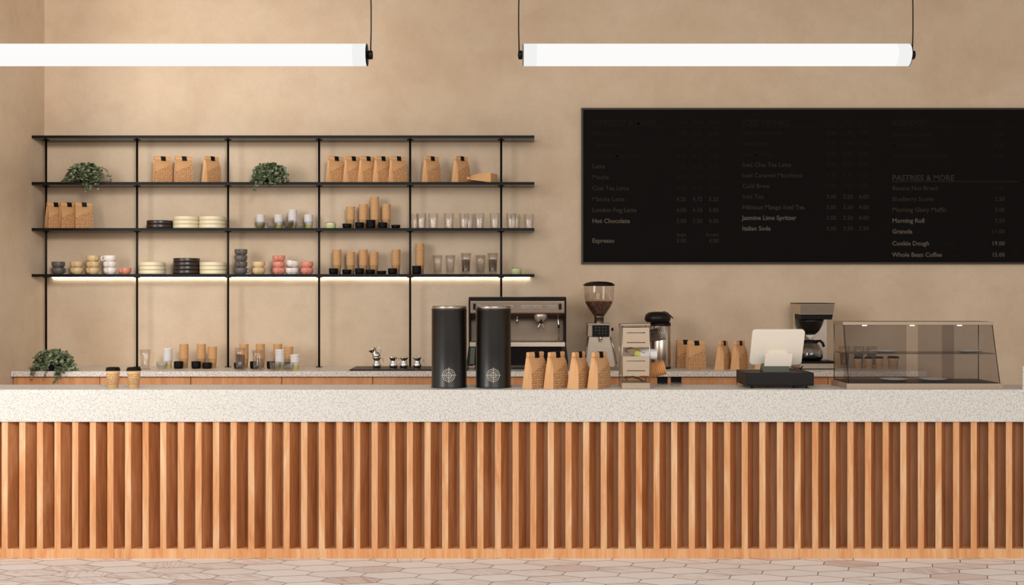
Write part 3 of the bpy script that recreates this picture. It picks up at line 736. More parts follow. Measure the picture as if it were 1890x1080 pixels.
# ------------------------------------------------------------ trailing plants
def mk_plant(seed, label, loc, edge, scale=1.0, drop=.1, topz=0):
    """edge: y (local, negative) of the shelf's front edge that vines hang over"""
    rnd = random.Random(seed)
    t = thing('potted_plant', label, 'potted plant', loc)
    b = bmn(); lathe(b, [(0, .002), (.046, .002), (.048, 0), (.052, .002), (.062, .10), (.064, .102), (.064, .114), (.060, .114), (.058, .10), (.056, .092), (0, .09)], 32); obj('pot', b, M['soft'], t)
    b = bmn(); lathe(b, [(.057, .094), (.03, .099), (0, .101)], 24); obj('soil', b, M['soil'], t)
    bl, bs = bmn(), bmn()
    def leaf(p, dirv, s):
        up = Vector((rnd.uniform(-.5, .5), -.6 + rnd.uniform(-.4, .4), .8)).normalized()
        d = dirv.normalized(); side = d.cross(up)
        if side.length < .1: side = Vector((1, 0, 0))
        side.normalize(); nrm = side.cross(d).normalized()
        base = bl.verts.new(p)
        pts = []
        for u, v, w in ((.25, .48, .10), (.62, .52, .06), (1.0, 0, -.16), (.62, -.52, .06), (.25, -.48, .10)):
            pts.append(bl.verts.new(p + d * u * s + side * v * s + nrm * w * s))
        mid = bl.verts.new(p + d * .5 * s - nrm * .03 * s)
        ring = [base] + pts
        for i in range(6): 
            f = bl.faces.new([ring[i], ring[(i + 1) % 6], mid]); f.smooth = True
    nv = 46
    for k in range(nv):
        a = rnd.uniform(0, 2 * pi)
        if k < 18: a = -pi / 2 + rnd.choice((-1, 1)) * rnd.uniform(.35, 1.4)
        r0 = .05 * math.sqrt(rnd.random())
        p = Vector((r0 * cos(a), r0 * sin(a), .10))
        spread = rnd.uniform(.35, 1.0); lift = rnd.uniform(.35, 1.05)
        v = Vector((cos(a) * spread * 1.1, sin(a) * spread * .7, lift * 2.0)) * .016
        if k in (3, 4, 5, 9): v = Vector((.75, -.1, 2.6)) * .016
        if k in (6, 7, 8, 2): v = Vector((-.8, -.2, 2.4)) * .016
        if k in (13, 14): v = Vector((.1, -.2, 2.4)) * .016
        if k in (15, 16, 17): v = Vector((1.3, -.3, .8)) * .016
        cap = rnd.uniform(.010, .019)
        if k in (2, 3, 4, 6, 7, 8, 9, 13, 14): cap = .021
        long = (k % 9 == 0) or k in (10, 11, 12)
        n = rnd.randint(11, 15) + (5 if long else 0)
        pts = [p.copy()]
        for i in range(n):
            v = v + Vector((rnd.uniform(-.002, .002), rnd.uniform(-.002, .002), -.0046))
            if v.length > cap: v = v.normalized() * cap
            q = p + v
            rad = math.hypot(q.x, q.y)
            if q.z < .118 and rad < .072:
                f_ = .072 / max(rad, .001); q.x *= f_; q.y *= f_
            if q.y > .075: q.y = .075
            if q.z < .012 and q.y > edge - .012:
                q.z = .012 + rnd.uniform(0, .006); v.z = 0
                v = v + Vector((0, -.006, 0))
            lim = -drop - rnd.uniform(0, .02)
            if q.z < lim: break
            p = q; pts.append(p.copy())
            d = Vector((rnd.uniform(-1, 1), rnd.uniform(-1.2, .4), rnd.uniform(-.9, .25)))
            leaf(p, d, rnd.uniform(.019, .030) * (1.15 if i < n * .5 else .9))
            if rnd.random() < .75:
                leaf(p, Vector((-d.x, d.y, d.z * .6)), rnd.uniform(.016, .024))
        if len(pts) > 2: tube(bs, pts, .0013, 4)
    o = obj('foliage', bl, M['leaf'], t); obj('stems', bs, M['stem'], t)
    t.scale = (scale,) * 3
    return t
mk_plant(11, 'trailing ivy in black pot in the first bay of the upper shelf', (wx(160, 8.64), 8.64, SZ[1]), -.08, .95, .07)
mk_plant(23, 'dense trailing ivy on the upper shelf between coffee bags', (wx(500, 8.64), 8.64, SZ[1]), -.08, .95, .07)
mk_plant(37, 'trailing ivy in black pot on the rear counter left end', (wx(99, 8.29), 8.29, CT), -.09, 1.0, .10)

# ------------------------------------------------------------ canisters
def mk_can():
    t = thing('canister', '', 'canister', group='tall black canisters')
    Rc = sz(32.3, 6.84) ; h = .50
    b = bmn(); lathe(b, [(0, .001), (Rc + .004, .001), (Rc + .0045, .004), (Rc + .001, .008), (Rc, .012), (Rc, h - .028), (Rc + .002, h - .026), (Rc + .002, h - .021), (Rc - .003, h - .02), (0, h - .02)], 64); obj('canister_body', b, M['canister'], t)
    b = bmn(); lathe(b, [(Rc - .003, h - .02), (Rc - .001, h - .019), (Rc - .001, h - .004), (Rc - .003, h), (Rc * .6, h + .001), (0, h + .001)], 64); obj('steel_lid', b, M['steel'], t)
    b = bmn(); rr = Rc + .0008; zc = sz(24.5, 6.72)
    def strip(pts, wd):
        vs = []
        m = len(pts)
        for i, (u, v) in enumerate(pts):
            a = pts[max(i - 1, 0)]; c = pts[min(i + 1, m - 1)]
            tx, tz = c[0] - a[0], c[1] - a[1]; l = math.hypot(tx, tz) or 1; nx, nz = -tz / l * wd / 2, tx / l * wd / 2
            vs.append([(u + nx, v + nz), (u - nx, v - nz)])
        V = [[b.verts.new((rr * sin(p[0] / rr), -rr * cos(p[0] / rr), zc + p[1])) for p in q] for q in vs]
        for i in range(m - 1): b.faces.new([V[i][0], V[i][1], V[i + 1][1], V[i + 1][0]])
    for rad, wd in ((.0380, .0025), (.0275, .0022), (.0170, .0032), (.0090, .0012)):
        strip([(rad * cos(2 * pi * i / 48), rad * sin(2 * pi * i / 48)) for i in range(49)], wd)
    strip([(x / 10 * .047, 0) for x in range(-10, 11)], .0018); strip([(0, x / 10 * .047) for x in range(-10, 11)], .0022)
    obj('target_emblem', b, M['emblem'], t)
    return t
can = Proto(mk_can)
can.put('tall black canister with target emblem, left of two', (wx(829, 6.84), 6.84, CT), (0, 0, R(2)))
can.put('tall black canister with target emblem, right one before the espresso machine', (wx(910.5, 6.84), 6.84, CT), (0, 0, R(1)))

# ------------------------------------------------------------ drip tray and pitchers
b = bmn(); box(b, 0, wx(862, 8.26) - wx(645, 8.26), 0, .36, 0, .010, .002)
tag(obj('bar_tray', b, M['soft'], loc=(wx(645, 8.26), 8.26, CT)), 'long flat black tray under the small steel pitchers', 'tray')
def mk_pitcher():
    t = thing('milk_pitcher', '', 'pitcher', group='small steel milk pitchers')
    b = bmn(); lathe(b, [(0, .001), (.024, .001), (.027, .004), (.031, .014), (.0315, .024), (.027, .038), (.0225, .048), (.0235, .060), (.029, .074), (.0325, .082), (.0315, .082), (.028, .074), (.0222, .060), (.0212, .048), (.025, .038), (.0295, .024), (.027, .008), (0, .005)], 36)
    for v in b.verts:
        if v.co.z > .07 and v.co.x < -.02: v.co.x -= .006 * (v.co.z - .07) / .012
    obj('pitcher_body', b, M['chrome'], t)
    b = bmn(); tube(b, [(.026, 0, .074), (.038, 0, .077), (.048, 0, .070), (.049, 0, .050), (.046, 0, .030), (.036, 0, .022), (.029, 0, .024)], .0026, 8); obj('handle', b, M['chrome'], t)
    return t
pit = Proto(mk_pitcher); YPt = 8.42
for px, lab, rz in ((695.5, 'small steel pitcher carrying another tilted pitcher', 12), (726, 'small steel pitcher, first right of the tilted pair', 75), (745.5, 'small steel pitcher, middle one on the tray', 150), (770, 'small steel pitcher with handle right, nearest the canisters', 0)):
    pit.put(lab, (wx(px, YPt), YPt, CT + .010), (0, 0, R(rz)))
pit.put('small steel pitcher lying tilted on top of another', (wx(697.5, YPt), YPt, CT + .010 + .076), (0, R(-32), R(0)))

# ------------------------------------------------------------ espresso machine
YE = 8.33
def X(px, Y=8.35): return wx(px, Y) - wx(955, 8.35)
def Z(py, Y=8.35): return wz(py, Y) - CT
t = thing('espresso_machine', 'two group steel and black espresso machine behind the canisters', 'espresso machine', (wx(955, 8.35), YE, CT))
xa, xb = X(866), X(1044)
b = bmn(); side = [(.02, Z(630)), (.0, Z(584)), (-.01, Z(556)), (.01, Z(549)), (.29, Z(549)), (.305, Z(556)), (.31, .06), (.06, .06), (.03, Z(640))]
prism(b, side, xa - .004, xa + .010, 'x', .002); obj('side_panel', b, M['matte'], t)
b = bmn(); prism(b, side, xb - .010, xb + .004, 'x', .002); obj('side_panel', b, M['matte'], t)
b = bmn(); prism(b, [(-.012, Z(555.5)), (.0, Z(549)), (.02, Z(548)), (.29, Z(548)), (.305, Z(556))], xa - .002, xb + .002, 'x', .002); obj('top_cover', b, M['soft'], t)
b = bmn(); prism(b, [(-.014, Z(556.5)), (-.002, Z(577)), (.0, Z(578.5)), (.05, Z(578.5)), (.05, Z(555.5)), (-.01, Z(555.5))], xa + .010, xb - .010, 'x', .001); pan = obj('control_panel', b, M['steelh'], t)
bx_ = [965, 971, 977, 984.5, 990.5, 997, 1012, 1018, 1024.5, 944.7, 939, 932.7, 925.5, 919.5, 913, 898, 892, 885.5]
for px in bx_:
    b = bmn(); disc(b, (X(px), -.013, Z(566)), .0085, 16, 'y', .009); bt = obj('button_ring', b, M['pos'], pan)
    b = bmn(); disc(b, (X(px), -.0145, Z(566)), .0056, 16, 'y', .003); obj('button', b, M['matte'], pan)
for px in (1033.5, 876):
    b = bmn(); prism(b, [(p[0] + X(px), p[1] + Z(566)) for p in rrect(.020, .048, .0095)], -.017, .0, 'y'); obj('rocker_switch', b, M['matte'], pan)
b = bmn(); prism(b, [(.02, Z(578.5)), (.06, Z(588)), (.20, Z(588)), (.20, Z(578.5))], xa + .010, xb - .010, 'x'); obj('group_housing', b, M['steeld'], t)
b = bmn(); box(b, xa + .010, xb - .010, .20, .30, .04, Z(556)); obj('back_splash', b, M['steeld'], t)
b = bmn(); prism(b, [(-.01, Z(632)), (-.01, Z(639.5)), (.20, Z(639.5)), (.20, Z(630)), (.0, Z(630))], xa + .006, xb - .006, 'x', .001); obj('drip_tray', b, M['steelh'], t)
b = bmn()
for i in range(34): box(b, xa + .03 + i * .0205, xa + .036 + i * .0205, .01, .19, Z(630) , Z(630) + .002)
g_ = obj('tray_grate', b, M['steeld'], t)
b = bmn(); prism(b, [(.004, Z(639.5)), (.03, .035), (.30, .035), (.30, Z(639.5))], xa + .02, xb - .02, 'x', .002); obj('lower_body', b, M['matte'], t)
for s_, xe in ((-1, xa), (1, xb)):
    b = bmn(); prism(b, [(xe, Z(631)), (xe - s_ * .03, Z(640)), (xe - s_ * .03, .03), (xe + s_ * .018, .03), (xe + s_ * .018, .07)][::s_], .0, .30, 'y', .003); obj('flared_side', b, M['soft'], t)
b = bmn(); prism(b, [(xa + .012, Z(641)), (xa + .045, Z(641)), (xa + .04, .045), (xa + .004, .045)], -.004, .0, 'y'); obj('side_plate', b, M['posd'], t)
for px in (880, 1030):
    for yy in (.06, .27):
        b = bmn(); cyl(b, (X(px), yy, 0), (X(px), yy, .04), .016, 16); obj('foot', b, M['steeld'], t)
for px in (911.5, 998.5):
    b = bmn(); lathe(b, [(0, Z(579)), (.050, Z(579)), (.052, Z(582)), (.050, Z(588)), (.040, Z(591)), (.038, Z(594)), (0, Z(594))][::-1], 32, c=(X(px), .055, 0)); g = obj('group_head', b, M['pale'], t)
    b = bmn(); cyl(b, (X(px), .02, Z(592)), (X(px) - .002, -.06, Z(595)), .011, 12); obj('portafilter_handle', b, M['soft'], g)
    b = bmn()
    for s_ in (-1, 1): tube(b, [(X(px), .03, Z(594)), (X(px) + s_ * .006, .03, Z(598)), (X(px) + s_ * .020, .03, Z(604)), (X(px) + s_ * .024, .03, Z(608))], .0045, 8)
    obj('spout', b, M['chrome'], g)
b = bmn(); cyl(b, (X(955), .05, Z(583)), (X(955), .05, Z(590)), .003, 8); tube(b, [(X(955), .05, Z(589)), (X(954.7), .05, Z(592)), (X(954.5), .05, Z(598))], .0085, 12); obj('water_spout', b, M['chrome'], t)
for px in (879, 1030.5):
    b = bmn(); tube(b, [(X(px), .04, Z(582)), (X(px), .03, Z(592)), (X(px) + .003, .025, Z(600)), (X(px) + .003, .02, Z(629))], .0045, 10); w = obj('steam_wand', b, M['chrome'], t)
    b = bmn(); cyl(b, (X(px) + .003, .026, Z(599)), (X(px) + .003, .025, Z(606)), .0075, 10); obj('rubber_grip', b, M['matte'], w)

# ------------------------------------------------------------ grinder
YG = 8.42; gx = wx(1108, YG)
def X(px, Y=YG): return wx(px, Y) - gx
def Z(py, Y=YG): return wz(py, Y) - CT
t = thing('coffee_grinder', 'steel coffee grinder with clear bean hopper and black lid', 'grinder', (gx, YG, CT))
cx = X(1106)
b = bmn()
bt_, tp_ = [(-.122, -.10), (.132, -.10), (.132, .14), (-.122, .14)], [(-.105, -.08), (.092, -.08), (.092, .12), (-.105, .12)]
def frus(b, bot, z0, top, z1, bev=.004):
    A = [b.verts.new((p[0], p[1], z0)) for p in bot]; B = [b.verts.new((p[0], p[1], z1)) for p in top]
    fs = [b.faces.new(A[::-1]), b.faces.new(B)] + [b.faces.new([A[i], A[(i + 1) % 4], B[(i + 1) % 4], B[i]]) for i in range(4)]
    if bev: bmesh.ops.bevel(b, geom=list({e for f in fs for e in f.edges}), offset=bev, segments=2, affect='EDGES')
def rc(x0_, x1_, y0_, y1_): return [(x0_, y0_), (x1_, y0_), (x1_, y1_), (x0_, y1_)]
frus(b, rc(X(1078), X(1134), -.05, .13), .012, rc(X(1086), X(1127), -.03, .12), Z(621)); obj('lower_body', b, M['steelg'], t)
b = bmn(); frus(b, rc(X(1084), X(1128), -.045, .13), Z(621), rc(X(1085), X(1127), -.04, .13), Z(600)); obj('head', b, M['steeld'], t)
b = bmn(); frus(b, rc(X(1083), X(1128.5), -.05, .14), Z(600), rc(X(1084), X(1128), -.05, .14), Z(597), .002); obj('top_plate', b, M['steelg'], t)
b = bmn(); frus(b, rc(X(1079), X(1141), -.07, .14), 0, rc(X(1080), X(1139), -.06, .14), .022, .004); obj('base', b, M['steeld'], t)
b = bmn(); tube(b, [(X(1126), -.05, Z(622)), (X(1131), -.055, Z(640)), (X(1137), -.06, Z(672))], .006, 8); obj('side_strut', b, M['steel'], t)
b = bmn(); tube(b, [(X(1085), -.05, Z(622)), (X(1081), -.055, Z(650)), (X(1078), -.06, Z(676))], .006, 8); obj('side_strut', b, M['steeld'], t)
b = bmn(); prism(b, [(p[0] + X(1108), p[1] + Z(610.3)) for p in rrect(sz(31, YG), sz(20.5, YG), .004)], -.058, -.044, 'y', .001); s = obj('touch_panel', b, M['matte'], t)
b = bmn()
k = 0
for r_ in range(3):
    for c_ in range(4):
        if (r_, c_) in ((2, 0),): continue
        disc(b, (X(1099 + c_ * 6), -.0595, Z(604.5 + r_ * 5)), .0032, 10, 'y', .0012)
obj('touch_icon', b, M['steeld'], s)
b = bmn(); cyl(b, (X(1107.5), -.055, Z(621)), (X(1107.5), -.06, Z(627)), .014, 16); cyl(b, (X(1107.5), -.06, Z(626.5)), (X(1107.5), -.06, Z(629)), .010, 16); obj('chute', b, M['chrome'], t)
b = bmn(); cyl(b, (X(1128), .0, Z(608)), (X(1132), .0, Z(608)), .012, 16); obj('dial', b, M['soft'], t)
b = bmn(); lathe(b, [(.036, Z(598)), (.036, Z(586)), (.039, Z(586)), (.039, Z(584.5)), (0, Z(584.5))], 32, c=(cx, .02, 0)); obj('neck', b, M['steel'], t)
b = bmn(); prf = [(.030, Z(586)), (.042, Z(583)), (.085, Z(568)), (.104, Z(559)), (.111, Z(551)), (.1135, Z(540)), (.1135, Z(527.5))]
lathe(b, prf, 48, c=(cx, .02, 0)); obj('hopper', b, M['hopper'], t)
b = bmn(); lathe(b, [(0, Z(586)), (.029, Z(586)), (.040, Z(583)), (.082, Z(568)), (.100, Z(560)), (.104, Z(556.5)), (.06, Z(556.2)), (0, Z(555.8))], 48, c=(cx, .02, 0))
o = obj('coffee_beans', b, M['beans'], t); o['kind'] = 'stuff'
b = bmn(); lathe(b, [(0, Z(528)), (.113, Z(528)), (.121, Z(527)), (.120, Z(525.5)), (.10, Z(522)), (.06, Z(520)), (0, Z(519.3))], 48, c=(cx, .02, 0)); obj('hopper_lid', b, M['soft'], t)

# ------------------------------------------------------------ airpot
YA = 8.50; ax = wx(1219, YA)
def Z(py, Y=YA): return wz(py, Y) - CT
t = thing('airpot', 'tall steel airpot flask with black pump lid', 'airpot', (ax, YA, CT))
b = bmn(); lathe(b, [(0, .001), (.078, .001), (.079, .004), (.079, .014), (.076, .016), (0, .016)], 40); obj('base_ring', b, M['matte'], t)
b = bmn(); lathe(b, [(.076, .016), (.077, .02), (.077, Z(601)), (.074, Z(600))], 40); obj('flask', b, M['steelf'], t)
b = bmn(); lathe(b, [(.078, Z(601.5)), (.078, Z(597)), (.070, Z(594.5)), (0, Z(594))], 40); obj('collar', b, M['matte'], t)
b = bmn(); lathe(b, [(.03, Z(595.5)), (.085, Z(595)), (.098, Z(591)), (.100, Z(587)), (.092, Z(581)), (.07, Z(577)), (.04, Z(575.5)), (0, Z(575.2))], 40)
for v in b.verts: v.co.x -= .022
obj('pump_lid', b, M['soft'], t)
b = bmn(); prism(b, [(-.0, Z(576)), (.03, Z(574.6)), (.055, Z(577)), (.098, Z(587)), (.096, Z(588.5)), (.07, Z(583.5)), (.02, Z(580))], -.022, .022, 'y', .002); obj('lever', b, M['soft'], t)

# ------------------------------------------------------------ filter coffee maker
YM = 8.40; mx = wx(1509, YM)
def X(px, Y=YM): return wx(px, Y) - mx
def Z(py, Y=YM): return wz(py, Y) - CT
t = thing('coffee_maker', 'steel filter coffee maker with black basket and glass carafe', 'coffee maker', (mx, YM, CT))
xl, xr = X(1477), X(1541)
b = bmn(); box(b, xl, xr, 0, .29, .006, Z(671), .002); obj('base', b, M['steelh'], t)
b = bmn(); box(b, xl - .001, xr + .001, .0, .29, 0, .006); obj('base_rim', b, M['matte'], t)
b = bmn(); box(b, xl - .001, xr + .001, -.003, .26, Z(671), Z(667), .001); obj('warming_plate', b, M['matte'], t)
b = bmn(); box(b, xl + .004, xr - .004, .20, .30, Z(671), Z(575), .002); obj('column', b, M['steelh'], t)
b = bmn(); prism(b, [(.0, Z(561)), (.012, Z(580)), (.012, Z(580.3)), (.30, Z(580.3)), (.30, Z(561))], xl, xr, 'x', .002)
for v in b.verts:
    if v.co.z < Z(570) and v.co.x > 0: v.co.x -= .008
obj('head', b, M['steelh'], t)
b = bmn(); box(b, xl, xr, -.001, .30, Z(561), Z(559.6)); obj('top_trim', b, M['matte'], t)
b = bmn(); prism(b, [(xl + .008, Z(580.3)), (xr - .010, Z(580.3)), (xr - .018, Z(590)), (xl + .010, Z(590))], .014, .27, 'y', .002); obj('lower_head', b, M['matte'], t)
bk = (X(1503.5), .12, 0)
b = bmn(); lathe(b, [(0, Z(619)), (.035, Z(618.5)), (.062, Z(613)), (.083, Z(604)), (.096, Z(595)), (.100, Z(590)), (0, Z(590))], 36, c=bk); obj('filter_basket', b, M['soft'], t)
b = bmn(); lathe(b, [(.008, Z(628)), (.012, Z(626)), (.034, Z(621.5)), (.034, Z(620)), (0, Z(619))], 24, c=bk); obj('funnel', b, M['pos'], t)
b = bmn(); lathe(b, [(0, .033 + Z(671) - .03 + .004), (.078, Z(666.5)), (.092, Z(663)), (.095, Z(658)), (.088, Z(649)), (.070, Z(640)), (.054, Z(634)), (.052, Z(631))], 40, c=bk); cf = obj('carafe', b, M['carafe'], t)
b = bmn(); lathe(b, [(0, Z(666)), (.076, Z(666)), (.089, Z(662.5)), (.092, Z(658)), (.090, Z(655)), (0, Z(655))], 40, c=bk); obj('brewed_coffee', b, M['soft'], cf)
b = bmn(); lathe(b, [(.054, Z(635)), (.056, Z(634)), (.056, Z(630)), (.03, Z(628.5)), (0, Z(628.3))], 32, c=bk); obj('carafe_collar', b, M['matte'], cf)
b = bmn(); tube(b, [(bk[0] + .04, bk[1] - .03, Z(631)), (bk[0] + .062, bk[1] - .05, Z(630)), (bk[0] + .078, bk[1] - .06, Z(634)), (bk[0] + .086, bk[1] - .066, Z(641))], .010, 10); obj('carafe_handle', b, M['matte'], cf)
b = bmn(); tube(b, [(xl + .03, .02, .03), (xl - .0, -.03, .012), (xl - .06, -.04, .006), (xl - .10, -.01, .006), (xl - .13, .06, .006)], .004, 8); obj('power_cord', b, M['matte'], t)

# ------------------------------------------------------------ cup organizer
YO2 = 6.72; ox = wx(1148, YO2)
def X(px, Y=YO2): return wx(px, Y) - ox
def Z(py, Y=YO2): return wz(py, Y) - CT
t = thing('cup_organizer', 'slotted champagne metal cup organizer with cups sticking out right', 'cup organizer', (ox, YO2, CT))
ow, od = X(1200), .20
b = bmn(); box(b, 0, ow, 0, od, 0, Z(707), .002); obj('base_tray', b, M['bronze'], t)
b = bmn(); box(b, -.004, ow + .002, -.004, od, Z(600.5), Z(598.5), .001); obj('top_plate', b, M['bronze'], t)
for xx in (.003, ow - .003):
    for yy in (.003, od - .003):
        b = bmn(); cyl(b, (xx, yy, Z(707)), (xx, yy, Z(600.5)), .0028, 8); obj('corner_rod', b, M['steel'], t)
for z0, z1, sl in ((641, 605, (614.5, 632.5)), (694, 658, (666.5, 684.5))):
    b = bmn(); ys = sorted([z0, z1] + [q + d for q in sl for d in (-.8, .8)], reverse=True)
    x0_, x1_, xs0, xs1 = .004, ow - .004, X(1157), X(1191)
    for i in range(len(ys) - 1):
        mid = (ys[i] + ys[i + 1]) / 2
        if any(abs(mid - q) < .5 for q in sl):
            box(b, x0_, xs0, .002, .0035, Z(ys[i]), Z(ys[i + 1])); box(b, xs1, x1_, .002, .0035, Z(ys[i]), Z(ys[i + 1]))
        else: box(b, x0_, x1_, .002, .0035, Z(ys[i]), Z(ys[i + 1]))
    f_ = obj('front_panel', b, M['bronze'], t)
    b = bmn(); box(b, .0, .0015, .004, od - .004, Z(z0), Z(z1)); obj('side_panel', b, M['bronze'], t)
    b = bmn(); box(b, .004, ow - .004, od - .004, od - .0025, Z(z0), Z(z1)); obj('back_panel', b, M['bronze'], t)
    b = bmn()
    for q in range(3):
        yy = .04 + q * .06
        tube(b, [(X(1161), yy, Z(z0 + 11)), (X(1157.5), yy, Z(z0 + 8)), (X(1159), yy, Z(z0 + 5)), (X(1170), yy, Z(z0 + 2.5)), (X(1192), yy, Z(z0 + 12))], .0016, 6)
    obj('wire_cradle', b, M['soft'], t)
def cupbig_prof(rb, rt, h): return cup_prof(rb, rt, h, .0022)
def mk_c(kind):
    def f():
        b = bmn()
        if kind == 'clear': lathe(b, [(0, .003), (.030, .003), (.031, 0), (.040, .1), (.0435, .1), (.0435, .104), (.041, .105)], 40, ribs=1, rib=.0012); m = M['cupclear']
        elif kind == 'white': lathe(b, cupbig_prof(.024, .031, .075), 32); m = M['cupw']
        else: lathe(b, cupbig_prof(.028, .045, .092), 32); m = M['kraft2']
        return tag(obj('paper_cup' if kind != 'clear' else 'plastic_cup', b, m), '', 'cup')
    return f
M['kraft2'] = bean_mat('plain kraft cup', (214, 150, 92), (128, 80, 46), .0115, .01, .04)
def lay(kind, n, bx, by, tilt, step, lab):
    pr = Proto(mk_c(kind)); a = R(tilt)
    for i in range(n):
        d = i * step
        pr.put(f'{lab}, {"innermost" if i == 0 else ("outermost" if i == n - 1 else ORD[i] + " from inside")}', (wx(bx, YO2 + .1) + d * cos(a), YO2 + .1, wz(by, YO2 + .1) + d * sin(a)), (0, pi / 2 - a, 0), 'cups lying in the organizer')
lay('clear', 4, 1186, 624, 14, .011, 'clear ribbed cup lying in the organizer top bin')
lay('white', 7, 1172, 651.5, -4, .0095, 'white cup with lime base lying in the organizer middle')
lay('kraft', 6, 1180, 690, 15, .0135, 'kraft cup lying in the organizer bottom bin')

# ------------------------------------------------------------ till
YD = 6.73; dx_ = wx(1439, YD)
def X(px, Y=YD): return wx(px, Y) - dx_
def Z(py, Y=YD): return wz(py, Y) - CT
t = thing('cash_drawer', 'flat black cash drawer under the white register screen', 'cash drawer', (dx_, YD, CT))
b = bmn(); box(b, X(1376), X(1502.5), 0, .28, Z(712.5), Z(688), .004); obj('drawer_case', b, M['soft'], t)
b = bmn(); prism(b, [(X(1379), Z(710.5)), (X(1499.5), Z(710.5)), (X(1499.5), Z(690)), (X(1379), Z(690))], -.003, .001, 'y', .001); obj('drawer_front', b, M['soft'], t)
for px in (1389, 1466, 1490):
    b = bmn(); cyl(b, (X(px), .02, 0), (X(px), .02, Z(712)), .006, 12); obj('foot', b, M['matte'], t)
for px in (1389, 1490):
    b = bmn(); cyl(b, (X(px), .25, 0), (X(px), .25, Z(712)), .006, 12); obj('foot', b, M['matte'], t)
zt_ = Z(688)
t = thing('register_screen', 'white tablet register seen from behind on a small stand', 'register', (wx(1431, 6.85), 6.85, CT + zt_))
def X(px, Y=6.85): return wx(px, Y) - wx(1431, 6.85)
def Z(py, Y=6.85): return wz(py, Y) - CT - zt_
b = bmn(); prism(b, [(-.075, 0), (.03, 0), (-.01, .045), (-.03, .052)], X(1403.5), X(1452.5), 'x', .004)
obj('stand_foot', b, M['posd'], t)
b = bmn(); prism(b, [(-.045, .034), (-.039, .030), (-.075, .114), (-.081, .112)], X(1407.5), X(1457), 'x', .001); obj('customer_display', b, M['pos'], t)
b = bmn(); cyl(b, (X(1424), -.02, .03), (X(1424), -.02, .115), .010, 12); cyl(b, (X(1440), -.02, .03), (X(1440), -.02, .115), .010, 12); obj('stand_neck', b, M['pos'], t)
b = bmn(); w_, h_ = sz(97, 6.80), sz(72, 6.80)
prism(b, rrect(w_, h_, .021), -.008, .010, 'y', .003)
bmesh.ops.rotate(b, verts=b.verts, matrix=Matrix.Rotation(R(24), 3, 'X'))
bmesh.ops.translate(b, verts=b.verts, vec=(X(1433.5), -.008, Z(640.5)))
tb = obj('tablet', b, M['pos'], t)
b = bmn(); box(b, X(1418), X(1452), -.022, -.0, Z(654), Z(651.5), .003); obj('hinge', b, M['pos'], t)
b = bmn(); tube(b, [(X(1452), .02, .02), (X(1458), .03, .035), (X(1466), .03, .03), (X(1474), .05, .012), (X(1480), .08, .006)], .003, 8); obj('cable', b, M['chrome'], t)

# ------------------------------------------------------------ display case
YX = 6.685; cx0 = wx(1563, YX)
def X(px, Y=YX): return wx(px, Y) - cx0
def Z(py, Y=YX): return wz(py, Y) - CT
t = thing('display_case', 'tinted glass pastry display case with sloping front', 'display case', (cx0, YX, CT))
wr = X(1852); zb = Z(708); ztp = wz(600, YX + .11) - CT; D_ = .33
gl, gr = X(1567), X(1846)
b = bmn(); box(b, 0, wr, 0, D_, 0, zb, .002); obj('base', b, M['bronze'], t)
b = bmn(); box(b, gl + .003, gr - .003, .012, D_ - .01, zb, zb + .004); obj('base_deck', b, M['soft'], t)
tz = wz(594, YX + .11) - CT
b = bmn(); box(b, gl - .006, gr + .006, .10, D_ - .01, ztp, tz, .003); obj('top_frame', b, M['bronze'], t)
ga = .5
def sheet(b, pts):
    b.faces.new([b.verts.new(p) for p in pts])
b = bmn(); sheet(b, [(gl, .004, zb), (gr, .004, zb), (gr, .11, ztp), (gl, .11, ztp)]); obj('front_glass', b, M['case'], t)
for xx in (gl, gr):
    b = bmn(); sheet(b, [(xx, .004, zb), (xx, D_ - .02, zb), (xx, D_ - .02, ztp), (xx, .11, ztp)]); g = obj('side_glass', b, M['case'], t)
    b = bmn(); tube(b, [(xx, .004, zb), (xx, .11, ztp)], .0022, 6); obj('front_seal', b, M['matte'], t)
    b = bmn(); tube(b, [(xx, D_ - .02, zb), (xx, D_ - .02, ztp)], .0028, 6); obj('rear_post', b, M['steeld'], t)
def Xb(px): return wx(px, YX + D_ - .03) - cx0
for a, c, yy in ((1557, 1673, .30), (1694, 1761, .30), (1739, 1806, .305)):
    b = bmn(); sheet(b, [(Xb(a), yy, zb), (Xb(c), yy, zb), (Xb(c), yy, ztp), (Xb(a), yy, ztp)]); obj('sliding_door', b, M['casedoor'], t)
b = bmn(); zs = wz(652, YX + .08) - CT
box(b, gl + .003, gr - .003, .065, D_ - .04, zs - .005, zs); obj('glass_shelf', b, M['caseshelf'], t)
for px in (1596, 1684, 1771.5):
    b = bmn(); xx = wx(px, YX + .13) - cx0; box(b, xx - .0135, xx + .0135, .130, .138, ztp - .006, ztp - .001); obj('spotlight', b, M['leds'], t)
def mk_cp():
    b = bmn(); lathe(b, [(0, .001), (.045, .001), (.06, .005), (.082, .012), (.083, .0135), (.080, .013), (.06, .007), (0, .004)], 40)
    return tag(obj('serving_plate', b, M['whitec']), '', 'plate')
cp = Proto(mk_cp)
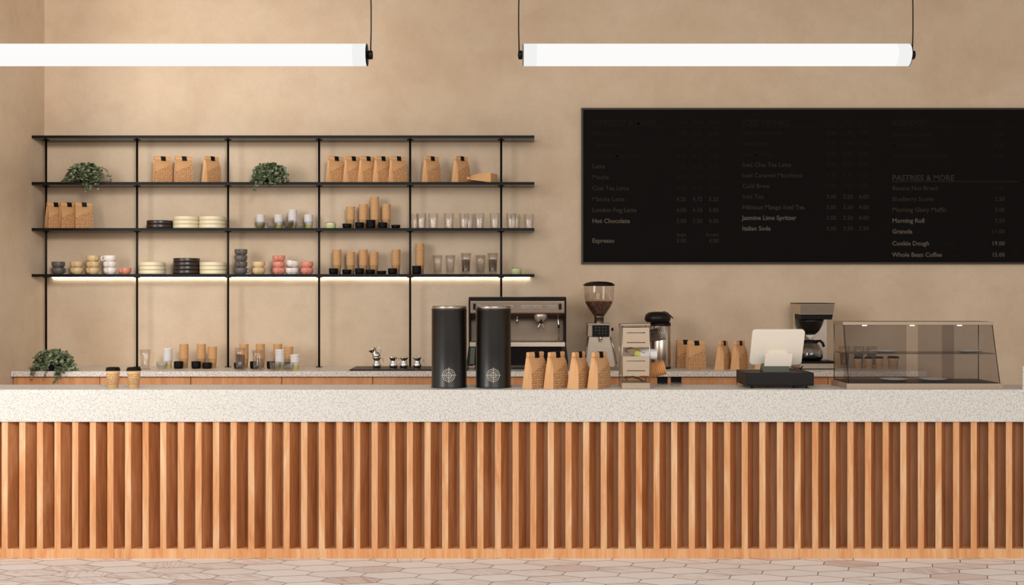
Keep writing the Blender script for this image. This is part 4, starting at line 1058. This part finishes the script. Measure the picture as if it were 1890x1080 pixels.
for px, Y, z, lab in ((1649, YX + .17, CT + zb + .004, 'empty white plate on the case floor, left one'), (1722, YX + .17, CT + zb + .004, 'empty white plate on the case floor, right one'), (1635, YX + .18, CT + zs, 'empty white plate on the case shelf, left one'), (1788, YX + .18, CT + zs, 'empty white plate on the case shelf, right one')):
    cp.put(lab, (wx(px, Y), Y, z), (0, 0, 0), 'plates in the display case')

# ------------------------------------------------------------ camera and light
cam = bpy.data.objects.new('camera', bpy.data.cameras.new('camera')); C.objects.link(cam)
cam.data.sensor_width = 36; cam.data.sensor_fit = 'HORIZONTAL'; cam.data.lens = F / 1890 * 36
cam.location = (0, 0, 1.6); cam.rotation_euler = (pi / 2, 0, 0)
bpy.context.scene.camera = cam
def area(name, loc, target, sx, sy, power, col):
    l = bpy.data.lights.new(name, 'AREA'); l.shape = 'RECTANGLE'; l.size = sx; l.size_y = sy; l.energy = power; l.color = col
    o = bpy.data.objects.new(name, l); C.objects.link(o); o.location = loc
    o.rotation_euler = (Vector(target) - Vector(loc)).to_track_quat('-Z', 'Y').to_euler(); return o
area('key_light', (-6.8, -0.4, 3.3), (.3, 8.2, 1.5), 2.8, 4.8, 400, (1, .965, .92))
area('front_fill', (1.5, -1.0, 3.6), (.5, 8.6, 2.0), 5, 2.5, 190, (1, .96, .91))  # added fill without a real source, lifts the back wall from the front
sl = bpy.data.lights.new('corner_fill', 'SPOT'); sl.energy = 1650; sl.color = (1, .955, .9)  # added spot, no such lamp in the room; brightens the left corner
sl.spot_size = R(52); sl.spot_blend = 1; sl.shadow_soft_size = .7
so = bpy.data.objects.new('corner_fill', sl); C.objects.link(so); so.location = (.8, .2, 4.2)
so.rotation_euler = (Vector((-4.6, 8.8, 3.0)) - so.location).to_track_quat('-Z', 'Y').to_euler()
w = bpy.data.worlds.new('World'); bpy.context.scene.world = w; w.use_nodes = True
bg = w.node_tree.nodes['Background']; bg.inputs[0].default_value = (1, .955, .905, 1); bg.inputs[1].default_value = .72
sc = bpy.context.scene
sc.view_settings.view_transform = 'Standard'; sc.view_settings.look = 'None'; sc.view_settings.exposure = 0

for o in C.objects:
    if 'label' in o.keys() and not 4 <= len(o['label'].split()) <= 16: print('LABEL', o.name, len(o['label'].split()), o['label'])

sc.cycles.transparent_max_bounces = 48
